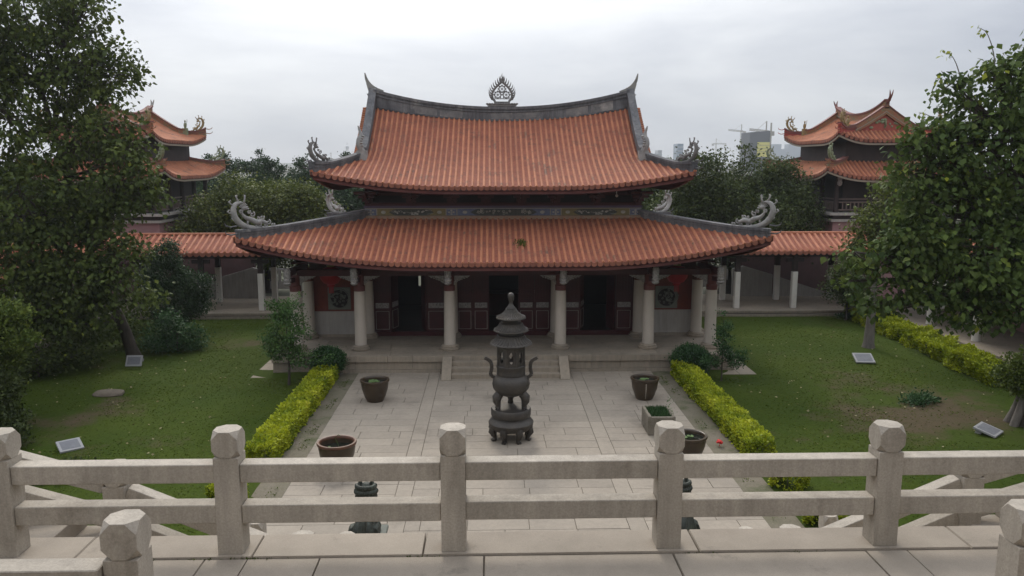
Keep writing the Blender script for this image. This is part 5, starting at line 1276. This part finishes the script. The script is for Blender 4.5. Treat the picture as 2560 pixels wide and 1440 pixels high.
# big bodhi tree on the left
bx0, by0 = -14.95, 32.0
tree('bodhi_tree', 'big leafy tree with a leaning trunk filling the left side over the lawn', (bx0, by0, 0),
     [(-15.9, 30.5, 6.3, 1.5), (-17.6, 31, 13.3, 2.3), (-19.6, 30.8, 12.0, 2.2), (-15.9, 30.5, 12.1, 1.15), (-16.3, 31, 10.6, 1.6), (-14.5, 30.4, 11.9, .65), (-14.6, 30.4, 10.8, .85), (-18.4, 30.2, 9.2, 2.3), (-15.7, 30.2, 8.6, 1.25), (-14.2, 30, 6.9, 1.0), (-13.4, 30, 7.4, .7), (-14.1, 30.2, 11.5, .65), (-13.8, 30.2, 10.9, .45), (-15.0, 30.4, 13.3, .8), (-13.7, 30, 8.2, .75), (-13.3, 30, 6.5, .65), (-14.3, 30, 9.1, .8), (-15.3, 29.5, 2.6, .85), (-16.8, 29.8, 4.6, 1.5), (-14.2, 29.8, 4.2, .9), (-16.3, 29.3, 2.0, .8), (-19.2, 30, 10.8, 1.7), (-17.6, 29.6, 6.4, 2.2), (-14.7, 30, 5.2, 1.0), (-15.9, 29.5, 3.7, 1.35), (-13.4, 30, 2.9, .65), (-14.6, 29.8, 3.3, .8), (-18.6, 29.4, 3.9, 1.8), (-20.4, 29.8, 6.5, 1.8), (-16.9, 28.8, 2.4, .9)],
     2000, 22, .26, .19, lf_big, tr=.26, trunk=[(-15.25, 31.8, 1.4), (-15.7, 31.2, 3.4), (-16.2, 30.7, 6.5), (-17.2, 30.8, 11)], parts=290, droop=.75, shell=(.35, 1.28))
# big tree at the right edge
tree('bodhi_tree', 'big leafy tree with a buttressed trunk rising at the right edge of the lawn', (15.7, 22.9, 0),
     [(13.9, 22, 5.6, 1.5), (14.3, 22, 9.6, 1.25), (12.7, 22, 9.2, .75), (13.1, 22, 8.2, 1.15), (12.0, 22, 7.8, .75), (14.7, 22, 7.3, 1.6), (12.4, 21.8, 6.7, .95), (11.5, 22, 8.5, .6), (11.2, 22, 7.5, .65), (11.5, 21.8, 6.6, .75), (11.1, 21.8, 5.6, .85), (12.9, 21.4, 5.3, 1.15), (10.4, 21.8, 5.0, .75), (13.9, 21.2, 4.2, 1.0), (11.9, 21.5, 4.3, .75), (10.9, 21.6, 4.4, .6), (12.9, 21.4, 3.8, .6), (15.6, 22.2, 9.4, 1.5), (15.4, 21.6, 5.2, 1.4), (10.9, 22, 6.9, .35), (9.6, 21.9, 5.3, .4), (9.5, 21.9, 4.5, .35), (11.0, 22, 8.2, .35), (12.0, 22, 9.9, .4), (13.3, 22, 10.4, .45), (10.2, 21.7, 3.9, .4), (14.3, 22, 10.9, .5), (16.6, 22, 7, 1.6)],
     1250, 20, .20, .19, lf_bigR, tr=.34, trunk=[(15.65, 22.8, 1.5), (15.2, 22.4, 3.2), (14.4, 22, 5.5), (14.2, 22, 8.5)], parts=290, droop=.75, shell=(.35, 1.28))
rt = [o for o in bpy.data.objects if o.name.startswith('bodhi_tree') and o.location.x > 0][0]
m = MB()
for a in np.linspace(0, 6, 8): m.tube([(15.7 + .55 * math.cos(a), 22.9 + .5 * math.sin(a), -.1), (15.7 + .34 * math.cos(a), 22.9 + .32 * math.sin(a), .4), (15.68 + .22 * math.cos(a), 22.85 + .2 * math.sin(a), 1.1)], [.13, .13, .07], 7)
m.build('buttress_roots', barkg, rt, smooth=60)
# bare long shoots with yellow new leaves standing out of the right crown
for pts in ([(12.6, 22, 9.2), (12.35, 22, 9.8), (11.9, 22, 10.05), (11.55, 22, 10.12)], [(13.2, 22, 9.9), (13.1, 22, 10.7), (12.85, 22, 11.3), (12.6, 22, 11.45)], [(14.3, 22, 10.8), (14.25, 22, 11.4), (14.05, 22, 11.75)], [(12.2, 22, 8.4), (11.8, 22, 8.9), (11.4, 22, 9.15), (11.15, 22, 9.2)], [(12.4, 22, 9.3), (12.2, 22, 10.2), (11.95, 22, 10.7), (11.7, 22, 10.8)], [(11.4, 22, 7.1), (11.0, 22, 7.6), (10.7, 22, 7.75)]):
    P = bezier(pts, 8); m = MB().tube(P, [.018, .017, .016, .015, .013, .011, .01, .008, .006], 5); o = m.build('shoot', barkg, rt)
    n = 9; k = np.array([P[8 - (i % 3)] for i in range(n)]); V, _ = leaf_arrays(k + rng.normal(size=(n, 3)) * .06, rng.normal(size=(n, 3)) * .6 + np.array([-.2, -.1, -.5]), rng.uniform(.10, .19, n)); leaf_object('new_leaves', V, rng.uniform(.72, 1, n), lf_bigR, o)
# slender tree in the right lawn, its crown behind the big one
tree('slender_tree', 'slender grey-trunked tree on the right lawn behind the big leafy crown', (15.6, 33.0, 0), [(16.3, 33, 5.6, 1.1), (15.4, 33, 4.4, .8), (16.9, 33, 4.8, 1.2), (16.5, 33, 6.7, .8), (15.3, 33, 5.4, .6)], 300, 24, .26, .16, lf_ban2, barkg, [(15.65, 33, 2.0), (15.7, 33, 4.0)], .24, droop=.6)
tree('garden_shrub', 'grey-green shrub before the right walkway posts', (17.3, 39.0, 0), [(17.2, 39, 2.1, .8), (16.8, 39, 1.5, .7), (17.8, 39, 1.4, .8), (17.2, 39, 2.8, .4), (18.2, 38.6, .9, .5)], 300, 24, .18, .11, lf_ban, tr=.07, cat='shrub', droop=-.1, twig=False)
tree('cedar', 'dense dark cedar standing before the left walkway', (-14.9, 36.2, 0), [(-14.9, 36.2, 1.6, 1.35), (-15.3, 36.2, 2.7, 1.1), (-15.2, 36.2, 3.6, .7), (-14.0, 36.2, 2.3, .8), (-13.8, 36, 1.5, .6), (-15.0, 36.2, 4.1, .35)], 620, 34, .17, .10, lf_con, tr=.12, twig=False, droop=-.4, cat='tree')
tree('undergrowth_shrub', 'sparse dark shrub in the shade at the foot of the leaning trunk', (-13.7, 33.2, 0), [(-13.7, 33.2, .7, .7), (-14.4, 33, .6, .6), (-13.1, 33.4, .5, .5), (-13.9, 33, 1.4, .45)], 170, 22, .18, .11, lf_bush, tr=.05, cat='shrub', twig=False, droop=0)
tree('undergrowth_shrub', 'shadowed shrub mass under the left tree near the picture edge', (-17.3, 29.2, 0), [(-17.3, 29.2, 1.0, 1.0), (-18.6, 29, 1.2, 1.1), (-16.2, 30.4, .9, .8), (-19.6, 29, 1.0, 1.0), (-17.8, 28.2, .6, .6), (-16.6, 32, 1.6, 1.0), (-17.8, 33, 1.5, 1.3), (-19, 32, 2.0, 1.4), (-16.2, 34, .9, .9)], 760, 24, .22, .14, lf_big, tr=.06, cat='shrub', twig=False, droop=.2)
tree('young_pine', 'yellow-green young pine at the left edge above the lawn', (-15.6, 24.2, 0), [(-15.3, 24.2, 3.2, .6), (-15.9, 24.2, 2.9, .8), (-14.9, 24, 2.6, .45), (-16.4, 24, 3.3, .7), (-15.6, 24.2, 2.1, .7)], 420, 34, .14, .11, lf_pine, tr=.09, droop=-.7, twig=False)
tree('dark_pine', 'dark low pine branches at the left edge beside the stair balustrade', (-15.0, 22.8, 0), [(-15.0, 22.8, 1.3, .8), (-15.6, 22.6, .7, .9), (-14.4, 22.3, .55, .6), (-15.8, 23, 1.8, .7), (-13.9, 21.6, .35, .4)], 480, 34, .15, .10, lf_dpine, tr=.09, droop=-.5, twig=False)
tree('dark_pine', 'drooping yellow-green pine branch before the buttressed trunk at the right edge', (15.9, 23.6, 0), [(15.3, 23, 1.7, .45), (14.9, 22.9, 1.5, .3), (15.9, 23, 1.9, .5), (15.6, 22.9, 1.2, .45), (16.2, 23, 1.4, .7)], 330, 34, .13, .10, lf_pine, tr=.10, droop=-.3, twig=False)
for x, y, r, l in ((-11.3, 19.6, .75, 'low grey-green ground shrub just beyond the left rails'), (13.6, 25.2, .6, 'low green ground plant on the bare patch of the right lawn'), (10.4, 20.9, .22, 'tiny round weed tuft on the right lawn above the rails'), (17.8, 39.7, .6, 'small dark bush at the foot of the right walkway')):
    tree('ground_plant', l, (x, y, 0), [(x, y, .10, r * .62), (x + r * .6, y + .1, .06, r * .5), (x - r * .5, y - .1, .05, r * .5)], int(60 * r) + 14, 24, .12, .09, lf_bush if x > 0 else lf_ban, tr=.02, cat='plant', twig=False, droop=-.6, flat=.35, limbs=False)
m = MB(); 
for k in range(7): a = k * .9; m.ell((5.86 + .05 * math.cos(a), 21.35 + .05 * math.sin(a), .10 + .02 * (k % 3)), (.05, .05, .035), 7, 5)
m.tube([(5.86, 21.35, -.02), (5.86, 21.35, .1)], .008, 4); tag(m.build('red_flower', redf, None), 'single red blossom at the foot of the right golden hedge', 'flower')
# trees behind the hall
def crownset(cx, cy, z, r, n, seed):
    q = random.Random(seed); L_ = [(cx, cy, z, r * .75)]
    for k in range(n): a = q.uniform(0, 6.28); e = q.uniform(-.3, .9); L_.append((cx + r * .72 * math.cos(a) * math.cos(e), cy + r * .6 * math.sin(a) * math.cos(e), z + r * .55 * math.sin(e), r * q.uniform(.22, .42)))
    return L_
tree('banyan_tree', 'broad dark banyan behind the right end of the hall', (14.0, 48.5, 0), crownset(14.2, 48.5, 4.0, 4.5, 14, 3) + [(11.6, 47.5, 7.2, 1.4), (15.2, 48, 7.1, 1.2), (13.0, 48, 7.7, .9), (17.2, 48, 6.4, 1.5), (17.0, 47, 3.6, 1.7), (18.0, 46.6, 4.4, 1.1), (17.5, 46.8, 5.4, 1.1), (10.2, 47.4, 4.6, 1.6), (14.7, 48, 8.5, .4), (17.0, 48, 7.3, .8)], 3300, 22, .32, .17, lf_ban, trunk=[(14, 48.5, 2.5), (14.1, 48.5, 5)], tr=.4, droop=.3, twig=False)
tree('banyan_tree', 'olive-green spreading tree behind the left end of the hall', (-14.3, 49.5, 0), crownset(-14.4, 49.5, 3.6, 4.4, 14, 5) + [(-17.3, 48.6, 4.6, 1.5), (-12.2, 48.4, 5.4, 1.5), (-15.5, 48.5, 6.2, 1.2), (-10.6, 48.0, 3.8, 1.5), (-18.4, 47.5, 3.2, 1.6)], 3000, 22, .32, .165, lf_ban2, trunk=[(-14.3, 49.5, 2), (-14.4, 49.5, 4)], tr=.35, droop=.3, twig=False)
con = [(-24.5, 74, 8.6, 'wind-swept feathery'), (-22.2, 76, 8.2, 'tall feathery'), (-20.4, 72, 8.9, 'spiky topped'), (-18.0, 75, 7.7, 'rounded feathery'), (-16.4, 73, 8.5, 'narrow pointed'), (-27.5, 78, 8.4, 'leaning'), (-14.4, 78, 8.6, 'small pointed'), (-30.5, 76, 8.2, 'half hidden')]
for i, (x, y, h, d) in enumerate(con):
    q = random.Random(i); l = [(x, y, h * .40, 2.2), (x + 1.2, y, h * .52, 1.5), (x - 1.2, y, h * .55, 1.5), (x, y, h * .68, 1.15)]
    for k in range(5): l.append((x + q.uniform(-1.3, 1.3), y + q.uniform(-.5, .5), h * q.uniform(.70, .92), q.uniform(.3, .65)))
    l.append((x + q.uniform(-.3, .3), y, h * .97, .28))
    at = ['left of the whole row', 'second in the row', 'tallest in the middle', 'between taller ones', 'nearest the hall gable', 'beside the tower', 'beside the dragon ridge end', 'behind the tower'][i]
    tree('casuarina_tree', f'{d} dark conifer on the left skyline, {at}', (x, y, 0), l, 560, 34, .22, .19, lf_con, tr=.2, droop=-.5, twig=False)
for x, y, h, lb in ((11.6, 62, 8.0, 'small rounded green treetop right of the hall roof beside the glass tower'), (13.6, 66, 8.2, 'pale green treetop behind the right dragon ridge end'), (-9.2, 66, 8.4, 'small dark conifer top left of the hall roof beside the lattice mast'), (24, 64, 8.0, 'green tree behind the drum tower'), (30, 60, 8.5, 'dark tree far right behind the gallery'), (-33, 58, 8.5, 'dark tree far left behind the bell tower'), (-12, 70, 7.8, 'low dark treetop behind the left ridge dragon')):
    tree('treetop', lb, (x, y, 0), [(x, y, h * .5, 2.2), (x - 1.2, y, h * .62, 1.2), (x + 1.1, y, h * .66, 1.2), (x, y, h * .84, .8), (x + .6, y, h * .93, .4), (x - .5, y, h * .9, .4)], 330, 26, .26, .26, lf_ban if x > 0 else lf_con, tr=.2, droop=0, twig=False)
n = 26000; a = rng.uniform(-75, 75, n); y = rng.uniform(86, 110, n); hh = 5.6 + 1.6 * np.array([noise.noise(Vector((q * .12, 0, 5))) for q in a]) + .9 * np.array([noise.noise(Vector((q * .6, 3, 5))) for q in a])
V, _ = leaf_arrays(np.stack([a, y, hh * rng.random(n) ** .35], 1), rng.normal(size=(n, 3)), rng.uniform(.5, 1.1, n)); tag(leaf_object('distant_woods', V, rng.random(n) * .7, lf_con, None), 'belt of distant woods behind the temple grounds', 'woods', kind='stuff')

# ================================================================ FAR CITY
def pxw(px, D): return CAM.x + (px - 1225) / 2000 * D
def zz(py, D): return H_CAM + D * math.tan(R(-9) + math.atan((720 - py) / 2000))
def block(name, label, pa, pb, ptop, D, m, fl=3.6, win=None, cat='building', depth=22, slope=0):
    xa, xb, h = pxw(pa, D), pxw(pb, D), zz(ptop, D)
    t = thing(name, label, cat, ((xa + xb) / 2, D, 0))
    MB().prism([(xa, -.1), (xb, -.1), (xb, h), (xa, h - slope)], D, D + depth).build('tower_shaft', m, t)
    if win:
        z = 6.0; k = 0
        while z < h - fl and k < 60:
            MB().box(xa + .4, xb - .4, D - .25, D - .01, z, z + fl * .5).build('window_band', win, t); z += fl; k += 1
    return t, xa, xb, h
t, xa, xb, h = block('office_tower', 'dark grey tower under construction with a yellow banner, below the right cranes', 1870, 1920, 326, 620, cityd, 4.2, mat('curtain_wall_band', (.035, .04, .05), fine=0), slope=1.2)
D = 620; MB().box(pxw(1889, D), pxw(1919, D), D - 1.2, D - .3, zz(392, D), zz(355, D)).build('banner', yelb, t)
for k in range(3): MB().box(pxw(1891, D), pxw(1917, D), D - 1.35, D - 1.21, zz(364 + 8 * k, D), zz(362 + 8 * k, D)).build('banner_line', mat('banner_ink' + 'abc'[k], (.42, .38, .12)), t)
MB().box(xb + .3, xb + 1.3, D, D + 1, 0, h + 6).build('hoist_mast', steel, t)
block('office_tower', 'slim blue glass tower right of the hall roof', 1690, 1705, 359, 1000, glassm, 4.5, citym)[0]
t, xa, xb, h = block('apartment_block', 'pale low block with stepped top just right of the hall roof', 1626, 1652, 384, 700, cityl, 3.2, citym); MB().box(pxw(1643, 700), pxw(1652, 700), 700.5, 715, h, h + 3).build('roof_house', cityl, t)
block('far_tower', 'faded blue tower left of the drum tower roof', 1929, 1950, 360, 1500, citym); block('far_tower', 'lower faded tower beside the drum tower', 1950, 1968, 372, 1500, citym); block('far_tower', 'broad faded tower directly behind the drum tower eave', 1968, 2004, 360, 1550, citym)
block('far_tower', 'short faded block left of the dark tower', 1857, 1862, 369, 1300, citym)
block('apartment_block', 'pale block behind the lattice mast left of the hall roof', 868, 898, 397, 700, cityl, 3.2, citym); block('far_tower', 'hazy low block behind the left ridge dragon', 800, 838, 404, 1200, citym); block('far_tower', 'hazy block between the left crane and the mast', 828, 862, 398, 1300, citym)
def crane(label, pm, ptop, pl, pr, D):
    x = pxw(pm, D); h = zz(ptop, D); t = thing('tower_crane', label, 'crane', (x, D, 0), None)
    xl, xr = pxw(pl, D), pxw(pr, D); jz = h - 8
    def truss(a, b, w_, n, name):
        m = MB(); a, b = Vector(a), Vector(b); u = Vector((0, 0, 1)) if abs((b - a).x) > abs((b - a).z) else Vector((1, 0, 0))
        for q in (-1, 1): m.bar(a + u * q * w_ / 2, b + u * q * w_ / 2, .5, .5, up=(0, 1, 0))
        for i in range(n): p, r_ = a.lerp(b, i / n), a.lerp(b, (i + 1) / n); s = 1 if i % 2 else -1; m.bar(p + u * s * w_ / 2, r_ - u * s * w_ / 2, .35, .35, up=(0, 1, 0))
        m.build(name, steel, t)
    truss((x, D, 0), (x, D, jz + 1), 1.9, 24, 'mast'); far = xl if abs(xl - x) > abs(xr - x) else xr; near = xr if far == xl else xl
    truss((x, D, jz), (far, D, jz + (1.5 if far == xl else -.5)), 1.5, 20, 'jib'); truss((x, D, jz), (near, D, jz - .6), 1.4, 6, 'counter_jib')
    MB().box(near - 1.5, near + 1.5, D - 1, D + 1, jz - 3.4, jz).build('counterweight', steel, t); MB().box(x - .4, x + .4, D - .4, D + .4, jz + 1, h).build('apex', steel, t)
    MB().bar((x, D, h), (x + (far - x) * .6, D, jz + .8), .2, .2, up=(0, 1, 0)).build('tie_bar', steel, t)
crane('tower crane above the dark unfinished tower', 1910, 302, 1868, 1925, 640); crane('tower crane left of the dark tower, its jib to the left', 1848, 310, 1815, 1856, 950); crane('small faint crane above the banyan top', 1786, 346, 1778, 1812, 1300); crane('faint crane left of the hall behind the ridge dragon', 836, 382, 808, 841, 1100)
D = 600; x = pxw(876, D); t = thing('lattice_mast', 'white communication mast with round platforms left of the hall roof', 'mast', (x, D, 0))
m = MB(); hm = zz(372, D)
for q in (-1, 1): m.bar((x + q * .9, D, 0), (x + q * .6, D, hm), .3, .3, up=(0, 1, 0))
for k in range(16): z = hm * k / 16; m.bar((x - .8, D, z), (x + .8, D, z + hm / 16), .2, .2, up=(0, 1, 0))
m.build('lattice', whitem, t); MB().lathe([(.6, zz(392, D) - 1.4), (2.2, zz(392, D) - 1), (2.2, zz(392, D) + 1), (.6, zz(392, D) + 1.4)], (x, D), 16).build('round_platform', whitem, t); MB().lathe([(1.2, zz(373, D)), (1.2, zz(366, D)), (.3, zz(363, D)), (.1, zz(356, D))], (x, D), 12).build('mast_head', whitem, t)

# ================================================================ AIR
hz = bpy.data.materials.new('thin_haze'); hz.use_nodes = True; t = hz.node_tree; t.nodes.clear()
v = N('ShaderNodeVolumePrincipled', t); v.inputs['Color'].default_value = (.86, .92, .98, 1); v.inputs['Density'].default_value = .00033; v.inputs['Anisotropy'].default_value = .3
L(v.outputs[0], N('ShaderNodeOutputMaterial', t).inputs['Volume'], t)
o = MB().box(-1400, 1400, -40, 1750, -1.2, 75).build('haze', hz, None); tag(o, 'thin humid haze over the temple grounds and the far city', 'haze', kind='stuff')
